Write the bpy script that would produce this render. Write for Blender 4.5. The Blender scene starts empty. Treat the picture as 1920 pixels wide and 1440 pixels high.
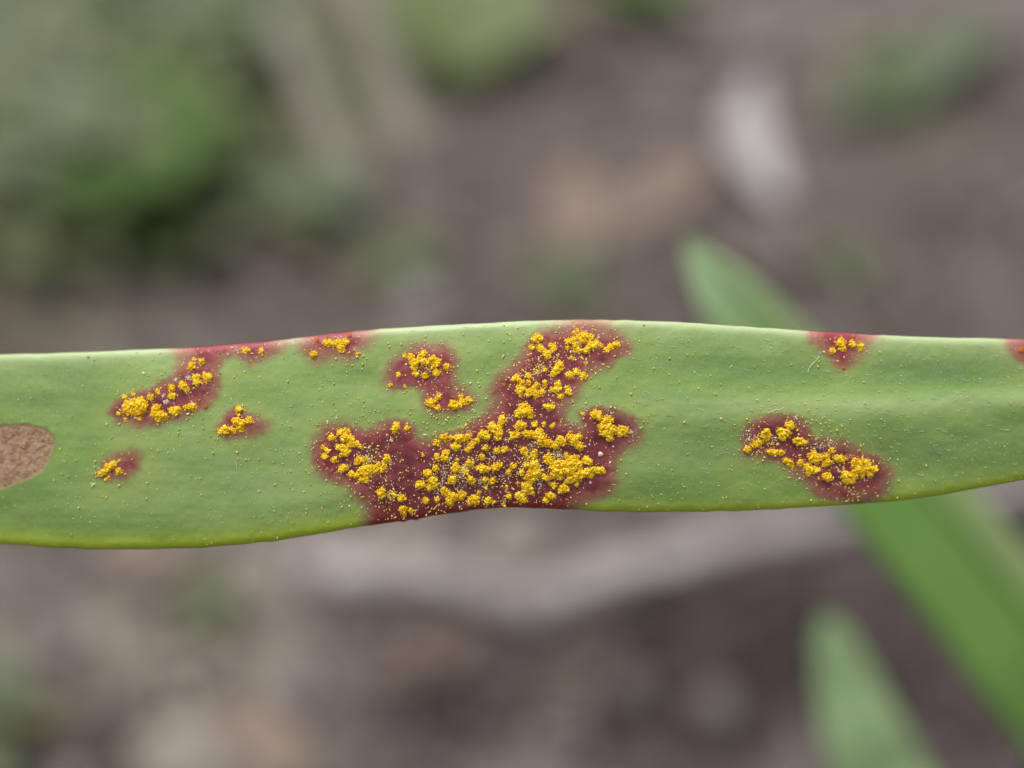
import bpy, math, random
import numpy as np
from mathutils import Vector, Matrix

random.seed(7)
rng = np.random.default_rng(11)
SC = bpy.context.scene
COL = SC.collection

# ------------------------------------------------------------------ camera
PITCH = math.radians(50.0)
CAM_Z = 0.42
FOCUS = 0.080                      # metres from lens to leaf
cam_d = bpy.data.cameras.new("camera")
cam_d.lens = 36.0
cam_d.sensor_width = 36.0
cam_d.clip_start = 0.004
cam_d.clip_end = 400.0
cam_d.dof.use_dof = True
cam_d.dof.focus_distance = FOCUS
cam_d.dof.aperture_fstop = 6.1
cam = bpy.data.objects.new("camera", cam_d)
cam.location = (0, 0, CAM_Z)
cam.rotation_euler = (math.pi / 2 - PITCH, 0, 0)
COL.objects.link(cam)
SC.camera = cam

# ------------------------------------------------------------------ sky, sun, exposure
SUN_EL, SUN_AZ = math.radians(66), math.radians(-28)      # azimuth from +Y towards +X
world = bpy.data.worlds.new("World")
SC.world = world
world.use_nodes = True
wn = world.node_tree.nodes
wl = world.node_tree.links
wn.clear()
sky = wn.new("ShaderNodeTexSky")
sky.sky_type = 'NISHITA'
sky.sun_disc = False
sky.sun_elevation = SUN_EL
sky.sun_rotation = SUN_AZ
sky.dust_density = 4.0
sky.air_density = 1.0
hsv = wn.new("ShaderNodeHueSaturation")                    # grey overcast instead of deep blue
hsv.inputs["Saturation"].default_value = 0.22
bg = wn.new("ShaderNodeBackground")
bg.inputs["Strength"].default_value = 0.11
wo = wn.new("ShaderNodeOutputWorld")
wl.new(sky.outputs[0], hsv.inputs["Color"])
wl.new(hsv.outputs[0], bg.inputs["Color"])
wl.new(bg.outputs[0], wo.inputs[0])

sun_d = bpy.data.lights.new("sun", 'SUN')
sun_d.energy = 1.5
sun_d.angle = math.radians(14)
sun_d.color = (1.0, 0.95, 0.88)
sun = bpy.data.objects.new("sun", sun_d)
sdir = Vector((math.sin(SUN_AZ) * math.cos(SUN_EL), math.cos(SUN_AZ) * math.cos(SUN_EL), math.sin(SUN_EL)))
sun.rotation_euler = sdir.to_track_quat('Z', 'Y').to_euler()
sun.location = (0, 0, 3)
COL.objects.link(sun)

SC.view_settings.view_transform = 'Standard'
SC.view_settings.look = 'None'
SC.view_settings.gamma = 1.0
SC.view_settings.exposure = 0.66
SC.view_settings.use_curve_mapping = False
SC.render.engine = 'CYCLES'
SC.cycles.use_denoising = True
SC.cycles.max_bounces = 6

# ------------------------------------------------------------------ helpers
R_ = np.array([1.0, 0, 0])
F_ = np.array([0, math.cos(PITCH), -math.sin(PITCH)])
U_ = np.array([0, math.sin(PITCH), math.cos(PITCH)])
C_ = np.array([0, 0, CAM_Z])


def ray(px, py):
    return F_ + R_ * (px - 960) / 1920 + U_ * (720 - py) / 1920


def at(px, py, depth):
    return C_ + ray(px, py) * depth


def on_ground(px, py, z=0.0):
    d = ray(px, py)
    return C_ + d * ((z - CAM_Z) / d[2])


def tag(o, label=None, cat=None, group=None, kind=None):
    for k, v in (("label", label), ("category", cat), ("group", group), ("kind", kind)):
        if v:
            o[k] = v
    return o


def mesh_from(name, verts, faces, mat=None, parent=None, smooth=True, attrs=None, normals=None):
    """faces: list of tuples, or an (n,3)/(n,4) int array (fast path)"""
    verts = np.asarray(verts, dtype=np.float64)
    me = bpy.data.meshes.new(name)
    if isinstance(faces, np.ndarray):
        n, k = faces.shape
        me.vertices.add(len(verts))
        me.vertices.foreach_set("co", verts.astype(np.float32).ravel())
        me.loops.add(n * k)
        me.loops.foreach_set("vertex_index", faces.astype(np.int32).ravel())
        me.polygons.add(n)
        me.polygons.foreach_set("loop_start", np.arange(0, n * k, k, dtype=np.int32))
        me.update(calc_edges=True)
    else:
        me.from_pydata([tuple(v) for v in verts], [], faces)
        me.update()
    if smooth:
        me.polygons.foreach_set("use_smooth", np.ones(len(me.polygons), dtype=bool))
    if attrs:
        for an, av in attrs.items():
            av = np.asarray(av, dtype=np.float32)
            if av.ndim == 1:
                a = me.attributes.new(an, 'FLOAT', 'POINT')
                a.data.foreach_set("value", av)
            else:
                a = me.attributes.new(an, 'FLOAT_VECTOR', 'POINT')
                a.data.foreach_set("vector", av.ravel())
    if normals is not None:
        me.normals_split_custom_set_from_vertices([tuple(v) for v in normals])
    if mat:
        me.materials.append(mat)
    o = bpy.data.objects.new(name, me)
    COL.objects.link(o)
    if parent:
        o.parent = parent
    return o


def empty(name, loc=(0, 0, 0), rot=(0, 0, 0), parent=None):
    o = bpy.data.objects.new(name, None)
    o.empty_display_size = 0.01
    COL.objects.link(o)
    o.location = loc
    o.rotation_euler = rot
    if parent:
        o.parent = parent
    return o


def vnoise(x, y, seed=0):
    """smooth value noise, numpy, about -1..1"""
    xi = np.floor(x).astype(np.int64)
    yi = np.floor(y).astype(np.int64)
    xf, yf = x - xi, y - yi
    xf = xf * xf * (3 - 2 * xf)
    yf = yf * yf * (3 - 2 * yf)

    def h(a, b):
        n = (a * 374761393 + b * 668265263 + seed * 974711) & 0x7fffffff
        n = ((n ^ (n >> 13)) * 1274126177) & 0x7fffffff
        return ((n ^ (n >> 16)) & 0xffff) / 32767.5 - 1.0
    a, b, c, d = h(xi, yi), h(xi + 1, yi), h(xi, yi + 1), h(xi + 1, yi + 1)
    return (a * (1 - xf) + b * xf) * (1 - yf) + (c * (1 - xf) + d * xf) * yf


def sstep(a, b, x):
    t = np.clip((x - a) / (b - a), 0, 1)
    return t * t * (3 - 2 * t)


def signed_dist(P, poly):
    """positive inside; P (n,2)"""
    poly = np.asarray(poly, float)
    d2 = np.full(len(P), 1e18)
    inside = np.zeros(len(P), bool)
    n = len(poly)
    for i in range(n):
        a, b = poly[i], poly[(i + 1) % n]
        ab = b - a
        ap = P - a
        t = np.clip((ap @ ab) / (ab @ ab), 0, 1)
        q = ap - t[:, None] * ab
        d2 = np.minimum(d2, (q * q).sum(1))
        cond = (a[1] > P[:, 1]) != (b[1] > P[:, 1])
        with np.errstate(divide='ignore', invalid='ignore'):
            xx = (b[0] - a[0]) * (P[:, 1] - a[1]) / (b[1] - a[1]) + a[0]
        inside ^= cond & (P[:, 0] < xx)
    d = np.sqrt(d2)
    return np.where(inside, d, -d)


# ---- node helpers
class NT:
    def __init__(self, name):
        self.m = bpy.data.materials.new(name)
        self.m.use_nodes = True
        self.t = self.m.node_tree
        self.t.nodes.clear()
        self.out = self.t.nodes.new("ShaderNodeOutputMaterial")

    def n(self, typ, **kw):
        nd = self.t.nodes.new(typ)
        for k, v in kw.items():
            setattr(nd, k, v)
        return nd

    def link(self, a, b):
        self.t.links.new(a, b)

    def put(self, sock, v):
        if hasattr(v, "is_linked") or isinstance(v, bpy.types.NodeSocket):
            self.link(v, sock)
        else:
            if isinstance(v, (tuple, list)) and len(v) == 3 and sock.type == 'RGBA':
                v = (*v, 1)
            sock.default_value = v

    def attr(self, name):
        a = self.n("ShaderNodeAttribute", attribute_name=name)
        return a

    def math(self, op, a, b=0.0, clamp=False):
        nd = self.n("ShaderNodeMath", operation=op, use_clamp=clamp)
        self.put(nd.inputs[0], a)
        self.put(nd.inputs[1], b)
        return nd.outputs[0]

    def mix(self, f, a, b, blend='MIX'):
        nd = self.n("ShaderNodeMix", data_type='RGBA', blend_type=blend)
        self.put(nd.inputs[0], f)
        self.put(nd.inputs[6], a)
        self.put(nd.inputs[7], b)
        return nd.outputs[2]

    def ramp(self, f, stops, interp='LINEAR'):
        nd = self.n("ShaderNodeValToRGB")
        cr = nd.color_ramp
        cr.interpolation = interp
        while len(cr.elements) < len(stops):
            cr.elements.new(0.5)
        for e, (p, c) in zip(cr.elements, stops):
            e.position = p
            e.color = (*c, 1) if len(c) == 3 else c
        self.put(nd.inputs[0], f)
        return nd.outputs[0]

    def rng(self, v, a, b, c=0.0, d=1.0):
        nd = self.n("ShaderNodeMapRange")
        self.put(nd.inputs[0], v)
        for i, q in enumerate((a, b, c, d)):
            nd.inputs[i + 1].default_value = q
        return nd.outputs[0]

    def scaled(self, vec, s):
        nd = self.n("ShaderNodeMapping")
        self.link(vec, nd.inputs[0])
        nd.inputs["Scale"].default_value = s
        return nd.outputs[0]

    def noise(self, vec, scale, detail=3, rough=0.55):
        nd = self.n("ShaderNodeTexNoise")
        if vec is not None:
            self.link(vec, nd.inputs["Vector"])
        nd.inputs["Scale"].default_value = scale
        nd.inputs["Detail"].default_value = detail
        nd.inputs["Roughness"].default_value = rough
        return nd.outputs[0]

    def voronoi(self, vec, scale, feature='F1'):
        nd = self.n("ShaderNodeTexVoronoi", feature=feature)
        self.link(vec, nd.inputs["Vector"])
        nd.inputs["Scale"].default_value = scale
        return nd

    def bump(self, h, strength, dist):
        nd = self.n("ShaderNodeBump")
        nd.inputs["Strength"].default_value = strength
        nd.inputs["Distance"].default_value = dist
        self.link(h, nd.inputs["Height"])
        return nd.outputs[0]

    def principled(self, color, rough=0.6, spec=0.4, normal=None, **kw):
        p = self.n("ShaderNodeBsdfPrincipled")
        self.put(p.inputs["Base Color"], color)
        self.put(p.inputs["Roughness"], rough)
        self.put(p.inputs["Specular IOR Level"], spec)
        if normal is not None:
            self.link(normal, p.inputs["Normal"])
        for k, v in kw.items():
            self.put(p.inputs[k], v)
        return p.outputs[0]

    def done(self, shader):
        self.link(shader, self.out.inputs["Surface"])
        return self.m


# ------------------------------------------------------------------ materials
def mat_ground():
    t = NT("soil")
    pos = t.n("ShaderNodeNewGeometry").outputs["Position"]
    n1 = t.noise(pos, 14, 4)
    n2 = t.noise(pos, 60, 4)
    n3 = t.noise(pos, 400, 3)
    c = t.ramp(n1, [(0.3, (0.068, 0.055, 0.052)), (0.5, (0.110, 0.090, 0.085)), (0.7, (0.155, 0.129, 0.119))])
    c = t.mix(t.rng(n2, 0.35, 0.7), c, (0.142, 0.116, 0.108))
    tone = t.attr("tone").outputs["Fac"]
    dark = t.math('MULTIPLY', t.rng(tone, 0.0, -1.0), 0.95)
    lite = t.math('MULTIPLY', t.rng(tone, 0.0, 1.0), 0.85)
    c = t.mix(dark, c, (0.040, 0.032, 0.030))
    c = t.mix(lite, c, (0.300, 0.262, 0.225))
    moss = t.attr("moss").outputs["Fac"]
    c = t.mix(t.math('MULTIPLY', moss, 0.8), c, (0.128, 0.138, 0.072))
    far = t.noise(pos, 1.3, 3)
    return t.done(t.principled(c, 0.95, 0.2, t.bump(t.math('ADD', n2, t.math('MULTIPLY', n3, 0.3)), 0.8, 0.004)))


def mat_tinted(name, stops, rough=0.85, scale=120.0, trans=0.0, spec=0.3):
    """colour from a per-vertex 'tint' plus noise"""
    t = NT(name)
    pos = t.n("ShaderNodeTexCoord").outputs["Object"]
    n = t.noise(pos, scale, 4)
    tint = t.attr("tint").outputs["Fac"]
    v = t.math('ADD', tint, t.math('MULTIPLY', t.math('SUBTRACT', n, 0.5), 0.5), clamp=True)
    c = t.ramp(v, stops)
    sh = t.principled(c, rough, spec)
    if trans:
        tr = t.n("ShaderNodeBsdfTranslucent")
        t.put(tr.inputs[0], c)
        mx = t.n("ShaderNodeMixShader")
        mx.inputs[0].default_value = trans
        t.link(sh, mx.inputs[1])
        t.link(tr.outputs[0], mx.inputs[2])
        sh = mx.outputs[0]
    return t.done(sh)


def mat_sheet(name, base, dark, rough=0.6, scale=90.0, trans=0.2, spec=0.35, edge=None, tip=None):
    """leaf sheet: longitudinal streaks, optional edge colour along attribute 's'"""
    t = NT(name)
    uv = t.attr("sv").outputs["Vector"]
    n = t.noise(t.scaled(uv, (60, 900, 1)), 1.0, 4)
    n2 = t.noise(t.n("ShaderNodeTexCoord").outputs["Object"], scale, 3)
    v = t.math('MULTIPLY', t.math('ADD', n, n2), 0.5)
    c = t.mix(t.rng(v, 0.3, 0.7), dark, base)
    if edge is not None:
        s = t.n("ShaderNodeSeparateXYZ")
        t.link(t.attr("st").outputs["Vector"], s.inputs[0])
        c = t.mix(t.rng(s.outputs[1], edge[0], edge[1]), c, edge[2])
        if tip:
            c = t.mix(t.rng(s.outputs[0], 0.42, 0.18), c, tip)
        c = t.mix(t.rng(s.outputs[0], 0.085, 0.02), c, (0.20, 0.175, 0.10))
    sh = t.principled(c, rough, spec)
    tr = t.n("ShaderNodeBsdfTranslucent")
    t.put(tr.inputs[0], c)
    mx = t.n("ShaderNodeMixShader")
    mx.inputs[0].default_value = trans
    t.link(sh, mx.inputs[1])
    t.link(tr.outputs[0], mx.inputs[2])
    return t.done(mx.outputs[0])


def mat_leaf():
    t = NT("glaucous_leaf")
    uv = t.attr("mm").outputs["Vector"]                    # leaf coordinates in millimetres
    les, core = t.attr("les").outputs["Fac"], t.attr("core").outputs["Fac"]
    mt, mb = t.attr("margin_top").outputs["Fac"], t.attr("margin_bottom").outputs["Fac"]
    halo, dead = t.attr("halo").outputs["Fac"], t.attr("dead").outputs["Fac"]
    bloom = t.attr("bloom").outputs["Fac"]
    big = t.noise(t.scaled(uv, (0.10, 0.30, 1)), 1.0, 3)
    streak = t.noise(t.scaled(uv, (0.25, 2.2, 1)), 1.0, 4)
    cell = t.noise(uv, 4.2, 4, 0.7)
    fine = t.noise(uv, 11.0, 3, 0.7)
    green = t.mix(t.rng(big, 0.36, 0.64), (0.118, 0.222, 0.040), (0.222, 0.338, 0.082))
    green = t.mix(t.math('MULTIPLY', t.rng(streak, 0.45, 0.75), 0.30), green, (0.235, 0.320, 0.150))
    green = t.mix(t.math('MULTIPLY', t.attr('deep').outputs['Fac'], 0.85), green, (0.098, 0.178, 0.052))
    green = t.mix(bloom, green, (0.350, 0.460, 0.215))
    green = t.mix(t.math('MULTIPLY', t.rng(cell, 0.50, 0.72), 0.42), green, (0.28, 0.38, 0.14))
    green = t.mix(t.math('MULTIPLY', t.rng(fine, 0.54, 0.72), 0.45), green, (0.36, 0.45, 0.22))
    green = t.mix(t.math('MULTIPLY', t.rng(fine, 0.46, 0.30), 0.42), green, (0.085, 0.16, 0.045))
    # tiny pale pores
    vo = t.voronoi(t.scaled(uv, (1.0, 1.25, 1)), 3.4)
    pore = t.math('MULTIPLY', t.rng(vo.outputs["Distance"], 0.16, 0.09), t.rng(vo.outputs["Color"], 0.55, 0.75))
    green = t.mix(t.math('MULTIPLY', pore, 0.60), green, (0.46, 0.52, 0.33))
    green = t.mix(t.math('MULTIPLY', halo, 0.70), green, (0.315, 0.370, 0.085))
    green = t.mix(mt, green, (0.43, 0.52, 0.28))
    green = t.mix(mb, green, (0.290, 0.375, 0.020))  # yellow-green lower margin, with the glow of light shining through painted in
    # red-brown blotches
    blot = t.noise(uv, 1.3, 4)
    rim = t.mix(t.rng(blot, 0.38, 0.62), (0.215, 0.036, 0.038), (0.285, 0.080, 0.078))
    heart = t.mix(t.rng(blot, 0.36, 0.64), (0.105, 0.016, 0.022), (0.205, 0.044, 0.052))
    red = t.mix(t.attr('inner').outputs['Fac'], rim, heart)
    red = t.mix(t.math('MULTIPLY', t.rng(fine, 0.52, 0.72), 0.25), red, (0.30, 0.12, 0.13))
    red = t.mix(t.math('MULTIPLY', core, 0.85), red, (0.055, 0.018, 0.026))
    red = t.mix(t.math('MULTIPLY', mt, 0.9), red, (0.34, 0.055, 0.075))
    red = t.mix(t.math('MULTIPLY', mb, 0.8), red, (0.20, 0.020, 0.014))
    l2 = t.math('ADD', les, t.math('MULTIPLY', t.math('SUBTRACT', cell, 0.5), t.math('MULTIPLY', 1.2, t.math('MULTIPLY', les, t.math('SUBTRACT', 1.0, les)))), clamp=True)
    brown = t.mix(mt, (0.225, 0.165, 0.080), (0.46, 0.29, 0.20))
    mid = t.mix(t.rng(l2, 0.02, 0.5), green, brown)
    c = t.mix(t.rng(l2, 0.22, 0.95), mid, red)
    # dry dead patch: tan, fibrous
    f1 = t.noise(t.scaled(uv, (0.9, 11.0, 1)), 1.0, 4)
    f2 = t.noise(t.scaled(uv, (9.0, 1.2, 1)), 1.0, 4)
    tan = t.mix(t.rng(f1, 0.35, 0.68), (0.29, 0.175, 0.105), (0.43, 0.285, 0.185))
    tan = t.mix(t.math('MULTIPLY', t.rng(f2, 0.5, 0.72), 0.65), tan, (0.24, 0.140, 0.090))
    c = t.mix(dead, c, tan)
    c = t.mix(t.math('MULTIPLY', t.attr('dead_rim').outputs['Fac'], 0.4), c, (0.22, 0.14, 0.070))
    h = t.math('ADD', t.math('MULTIPLY', cell, 0.6), t.math('MULTIPLY', fine, 0.35))
    h = t.math('ADD', h, t.math('MULTIPLY', streak, 0.6))
    h = t.math('ADD', h, t.math('MULTIPLY', dead, t.math('MULTIPLY', f1, 1.0)))
    rough = t.math('ADD', 0.40, t.math('MULTIPLY', dead, 0.4))
    return t.done(t.principled(c, rough, 0.27, t.bump(h, 0.35, 0.00006)))


def mat_grains(name, stops, rough=0.85, scale=9000, spec=0.25):
    t = NT(name)
    tint = t.attr("tint").outputs["Fac"]
    n = t.noise(t.n("ShaderNodeTexCoord").outputs["Object"], scale, 2)
    v = t.math('ADD', tint, t.math('MULTIPLY', t.math('SUBTRACT', n, 0.5), 0.45), clamp=True)
    c = t.ramp(v, stops)
    return t.done(t.principled(c, rough, spec))


M_GROUND = mat_ground()
M_LITTER = mat_tinted("litter", [(0.0, (0.046, 0.037, 0.035)), (0.35, (0.100, 0.082, 0.078)), (0.7, (0.165, 0.138, 0.128)), (1.0, (0.29, 0.25, 0.225))])
M_DEAD = {
    "grey": mat_sheet("dry_leaf_grey", (0.20, 0.170, 0.160), (0.115, 0.094, 0.089), 0.8, trans=0.1),
    "mauve": mat_sheet("dry_leaf_mauve", (0.160, 0.130, 0.126), (0.092, 0.073, 0.072), 0.8, trans=0.1),
    "tan": mat_sheet("dry_leaf_tan", (0.240, 0.180, 0.142), (0.180, 0.136, 0.110), 0.8, trans=0.1),
    "brown": mat_sheet("dry_leaf_brown", (0.165, 0.115, 0.085), (0.080, 0.055, 0.044), 0.8, trans=0.1),
    "buff": mat_sheet("dry_leaf_buff", (0.275, 0.240, 0.205), (0.21, 0.182, 0.155), 0.8, trans=0.1),
    "pale": mat_sheet("dry_leaf_pale", (0.43, 0.415, 0.41), (0.31, 0.295, 0.29), 0.75, trans=0.1),
    "straw": mat_sheet("dry_grass", (0.27, 0.26, 0.20), (0.18, 0.17, 0.13), 0.75, trans=0.15),
}
M_GREENS = {
    "olive": mat_sheet("weed_olive", (0.135, 0.155, 0.066), (0.092, 0.108, 0.046), 0.6, trans=0.15),
    "bright": mat_sheet("weed_bright", (0.165, 0.215, 0.075), (0.115, 0.155, 0.050), 0.55, trans=0.15),
    "green": mat_sheet("weed_green", (0.070, 0.130, 0.028), (0.048, 0.092, 0.020), 0.65, trans=0.15, spec=0.15),
    "dull": mat_sheet("weed_dull", (0.115, 0.150, 0.082), (0.080, 0.108, 0.060), 0.6, trans=0.15),
    "moss": mat_sheet("weed_moss", (0.090, 0.105, 0.034), (0.058, 0.070, 0.024), 0.7, trans=0.15),
}
M_BLADE = mat_sheet("fresh_blade", (0.165, 0.310, 0.066), (0.130, 0.262, 0.050), 0.45, trans=0.12, edge=(0.36, 0.24, (0.27, 0.37, 0.14)), tip=(0.34, 0.475, 0.255))
M_BLADE2 = mat_sheet("fresh_blade_pale", (0.300, 0.430, 0.215), (0.260, 0.390, 0.180), 0.45, trans=0.12, edge=(0.10, 0.0, (0.30, 0.42, 0.20)))
M_TWIG = mat_tinted("weathered_twig", [(0.0, (0.15, 0.132, 0.125)), (0.5, (0.285, 0.265, 0.256)), (1.0, (0.47, 0.45, 0.445))], scale=25)
M_BARK = mat_tinted("stem_bark", [(0.0, (0.07, 0.05, 0.03)), (1.0, (0.17, 0.16, 0.07))], scale=200)
M_PEBBLE = mat_tinted("pebble", [(0.0, (0.09, 0.078, 0.074)), (1.0, (0.27, 0.25, 0.24))], scale=80)
M_LEAF = mat_leaf()
M_RUST = mat_grains("rust_spores", [(0.0, (0.58, 0.270, 0.006)), (0.3, (0.80, 0.470, 0.009)), (0.65, (0.90, 0.610, 0.016)), (1.0, (0.93, 0.720, 0.090))])
M_DUST = mat_grains("loose_spores", [(0.0, (0.72, 0.46, 0.10)), (0.4, (0.80, 0.62, 0.12)), (0.75, (0.84, 0.74, 0.30)), (1.0, (0.90, 0.87, 0.72))])
M_PALE = mat_grains("pale_debris", [(0.0, (0.09, 0.07, 0.055)), (0.4, (0.46, 0.36, 0.25)), (1.0, (0.86, 0.77, 0.60))])
M_ORANGE = mat_grains("young_pustule", [(0.0, (0.25, 0.045, 0.012)), (1.0, (0.45, 0.14, 0.02))])
M_HAIR = mat_grains("leaf_hairs", [(0.0, (0.50, 0.56, 0.38)), (1.0, (0.80, 0.82, 0.70))])
M_FIBRE = mat_grains("dry_fibres", [(0.0, (0.25, 0.145, 0.085)), (0.5, (0.39, 0.255, 0.165)), (1.0, (0.50, 0.35, 0.235))])

# ------------------------------------------------------------------ ground
def ground_height(x, y):
    near = np.exp(-((x / 1.6) ** 2 + ((y - 0.4) / 1.6) ** 2))
    return (0.007 * vnoise(x * 9, y * 9, 1) + 0.004 * vnoise(x * 28, y * 28, 2) + 0.002 * vnoise(x * 80, y * 80, 3)) * near \
        + 0.05 * vnoise(x * 0.7, y * 0.7, 4) * (1 - near)


def build_ground():
    s = np.linspace(-1, 1, 420)
    w = np.sign(s) * (np.abs(s) * 0.9 + 120 * np.abs(s) ** 9)
    X, Y = np.meshgrid(w, w + 0.38)
    x, y = X.ravel(), Y.ravel()
    z = ground_height(x, y)
    tone = 0.35 * vnoise(x * 11, y * 11, 8)
    moss = np.zeros_like(x)
    P = np.stack([x, y], 1)

    def blob(px, py, rx, ry, amt, rot=0.0):
        g = on_ground(px, py)
        e = on_ground(px + rx, py)
        f = on_ground(px, py - ry)
        ax, ay = np.linalg.norm(e - g), np.linalg.norm(f - g)
        dx, dy = x - g[0], y - g[1]
        c, s_ = math.cos(rot), math.sin(rot)
        u, v = (dx * c + dy * s_) / ax, (-dx * s_ + dy * c) / ay
        return amt * np.exp(-(u * u + v * v))
    for b in [(1350, 1250, 280, 140, -1.2), (1420, 1110, 200, 45, -0.9), (700, 1200, 200, 50, -0.5), (830, 1330, 90, 90, -1.0), (1080, 1330, 110, 70, -0.7), (1780, 1330, 200, 150, -0.9), (1880, 990, 100, 70, -1.3),  # dark blobs: moist soil plus shade of the twig painted into the tone
              (1750, 430, 260, 140, -0.5), (1420, 470, 140, 60, -0.25), (450, 560, 160, 70, -0.45), (1140, 200, 90, 70, -0.4),
              (700, 1030, 330, 60, 0.9), (1050, 1050, 300, 60, 0.5), (300, 1020, 150, 50, 0.4), (380, 1390, 190, 80, 0.8), (330, 1230, 380, 180, 0.8), (780, 1040, 260, 60, 0.5), (120, 1120, 160, 80, 0.3),
              (1400, 1000, 260, 45, 0.7), (1380, 80, 170, 60, 0.5), (420, 420, 120, 50, 0.3), (1750, 550, 200, 60, 0.15),
              (205, 1295, 60, 50, -0.9), (30, 600, 90, 70, 0.1), (620, 560, 130, 40, 0.1), (1480, 680, 100, 30, 0.3)]:
        tone += blob(*b)
    for b in [(150, 300, 330, 260, 1.0), (560, 330, 200, 160, 0.55), (850, 90, 220, 110, 0.8), (1060, 540, 220, 90, 0.45), (60, 1350, 220, 150, 0.7), (420, 1280, 240, 120, 0.3), (500, 200, 260, 200, 0.7),
              (350, 1130, 170, 90, 0.4), (1690, 170, 190, 110, 0.55), (750, 500, 170, 80, 0.4), (1560, 500, 170, 80, 0.3), (1200, 30, 150, 60, 0.5)]:
        moss = np.maximum(moss, blob(*b))
    n = len(w)
    idx = np.arange(n * n).reshape(n, n)
    faces = np.stack([idx[:-1, :-1], idx[:-1, 1:], idx[1:, 1:], idx[1:, :-1]], -1).reshape(-1, 4)
    o = mesh_from("ground", np.stack([x, y, z], 1), faces, M_GROUND, attrs={"tone": np.clip(tone, -1, 1), "moss": np.clip(moss, 0, 1)})
    tag(o, kind="structure")


build_ground()


def gz(p, lift=0.0):
    h = ground_height(np.array([p[0]]), np.array([p[1]]))[0]
    return np.array([p[0], p[1], h + lift])


# ------------------------------------------------------------------ sheets, tubes, lumps
def sheet(path, width, up, fold=0.0, camber=0.0, thick=0.0006, K=9, off=0.0):
    """closed leaf-like sheet along path; returns verts, faces, attrs"""
    path = np.asarray(path, float)
    N = len(path)
    width = np.asarray(width, float)
    tan = np.gradient(path, axis=0)
    tan /= np.linalg.norm(tan, axis=1)[:, None] + 1e-12
    up = np.broadcast_to(np.asarray(up, float), path.shape)
    side = np.cross(tan, up)
    side /= np.linalg.norm(side, axis=1)[:, None] + 1e-12
    nrm = np.cross(side, tan)
    s = np.linspace(-1, 1, K)
    prof = fold * np.abs(s - off) + camber * (1 - s * s)
    V, SV, ST = [], [], []
    L = np.concatenate([[0], np.cumsum(np.linalg.norm(np.diff(path, axis=0), axis=1))])
    for i in range(N):
        base = path[i] + side[i] * (s[:, None] * width[i] / 2) + nrm[i] * (prof[:, None] * width[i])
        th = (thick * 0.5 * np.sqrt(np.clip(1 - s ** 4, 0.02, 1)))[:, None] * nrm[i] * min(1, width[i] / (thick * 4) + 0.1)
        V.append(np.concatenate([base + th, (base - th)[::-1]]))
        ss = np.concatenate([s, s[::-1]])
        SV.append(np.stack([np.full(2 * K, L[i]), ss * width[i] / 2, np.zeros(2 * K)], 1))
        ST.append(np.stack([np.full(2 * K, i / (N - 1)), ss * 0.5 + 0.5, np.zeros(2 * K)], 1))
    V = np.concatenate(V)
    m = 2 * K
    idx = np.arange(N * m).reshape(N, m)
    nx = np.roll(idx, -1, 1)
    faces = np.stack([idx[:-1], nx[:-1], nx[1:], idx[1:]], -1).reshape(-1, 4)
    caps = []
    for r in (0, N - 1):
        for j in range(K - 1):
            caps.append([idx[r, j], idx[r, j + 1], idx[r, m - 2 - j], idx[r, m - 1 - j]])
    faces = np.concatenate([faces, np.array(caps)])
    return V, faces, {"sv": np.concatenate(SV), "st": np.concatenate(ST)}


def tube(path, rad, K=8, rough=0.0, seed=0):
    path = np.asarray(path, float)
    N = len(path)
    rad = np.broadcast_to(np.asarray(rad, float), (N,))
    tan = np.gradient(path, axis=0)
    tan /= np.linalg.norm(tan, axis=1)[:, None]
    ref = np.array([0.13, 0.2, 0.97])
    a = np.cross(tan, ref)
    a /= np.linalg.norm(a, axis=1)[:, None]
    b = np.cross(tan, a)
    th = np.linspace(0, 2 * math.pi, K, endpoint=False)
    r = rad[:, None] * (1 + rough * np.random.default_rng(seed).uniform(-1, 1, (N, K)))
    V = path[:, None] + a[:, None] * (np.cos(th)[None, :, None] * r[..., None]) + b[:, None] * (np.sin(th)[None, :, None] * r[..., None])
    idx = np.arange(N * K).reshape(N, K)
    nx = np.roll(idx, -1, 1)
    F = [tuple(f) for f in np.stack([idx[:-1], nx[:-1], nx[1:], idx[1:]], -1).reshape(-1, 4)]
    F += [tuple(idx[0][::-1]), tuple(idx[-1])]
    return V.reshape(-1, 3), F


def spline(pts, n):
    """Catmull-Rom through pts (any dimension)"""
    P = np.asarray(pts, float)
    P = np.vstack([2 * P[0] - P[1], P, 2 * P[-1] - P[-2]])
    out = []
    m = len(P) - 3
    for k in range(n):
        u = k / (n - 1) * m
        i = min(int(u), m - 1)
        t = u - i
        a, b, c, d = P[i:i + 4]
        out.append(0.5 * ((2 * b) + (-a + c) * t + (2 * a - 5 * b + 4 * c - d) * t * t + (-a + 3 * b - 3 * c + d) * t ** 3))
    return np.array(out)


def dry_leaf_between(a, b, width, mat, label, **kw):
    """a leaf on the ground whose ends lie at two photo points"""
    A, B = on_ground(*a), on_ground(*b)
    mid = (A + B) / 2
    d = B - A
    return dead_leaf(None, mid, float(np.linalg.norm(d)), width, math.atan2(d[1], d[0]), mat, label, **kw)


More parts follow.
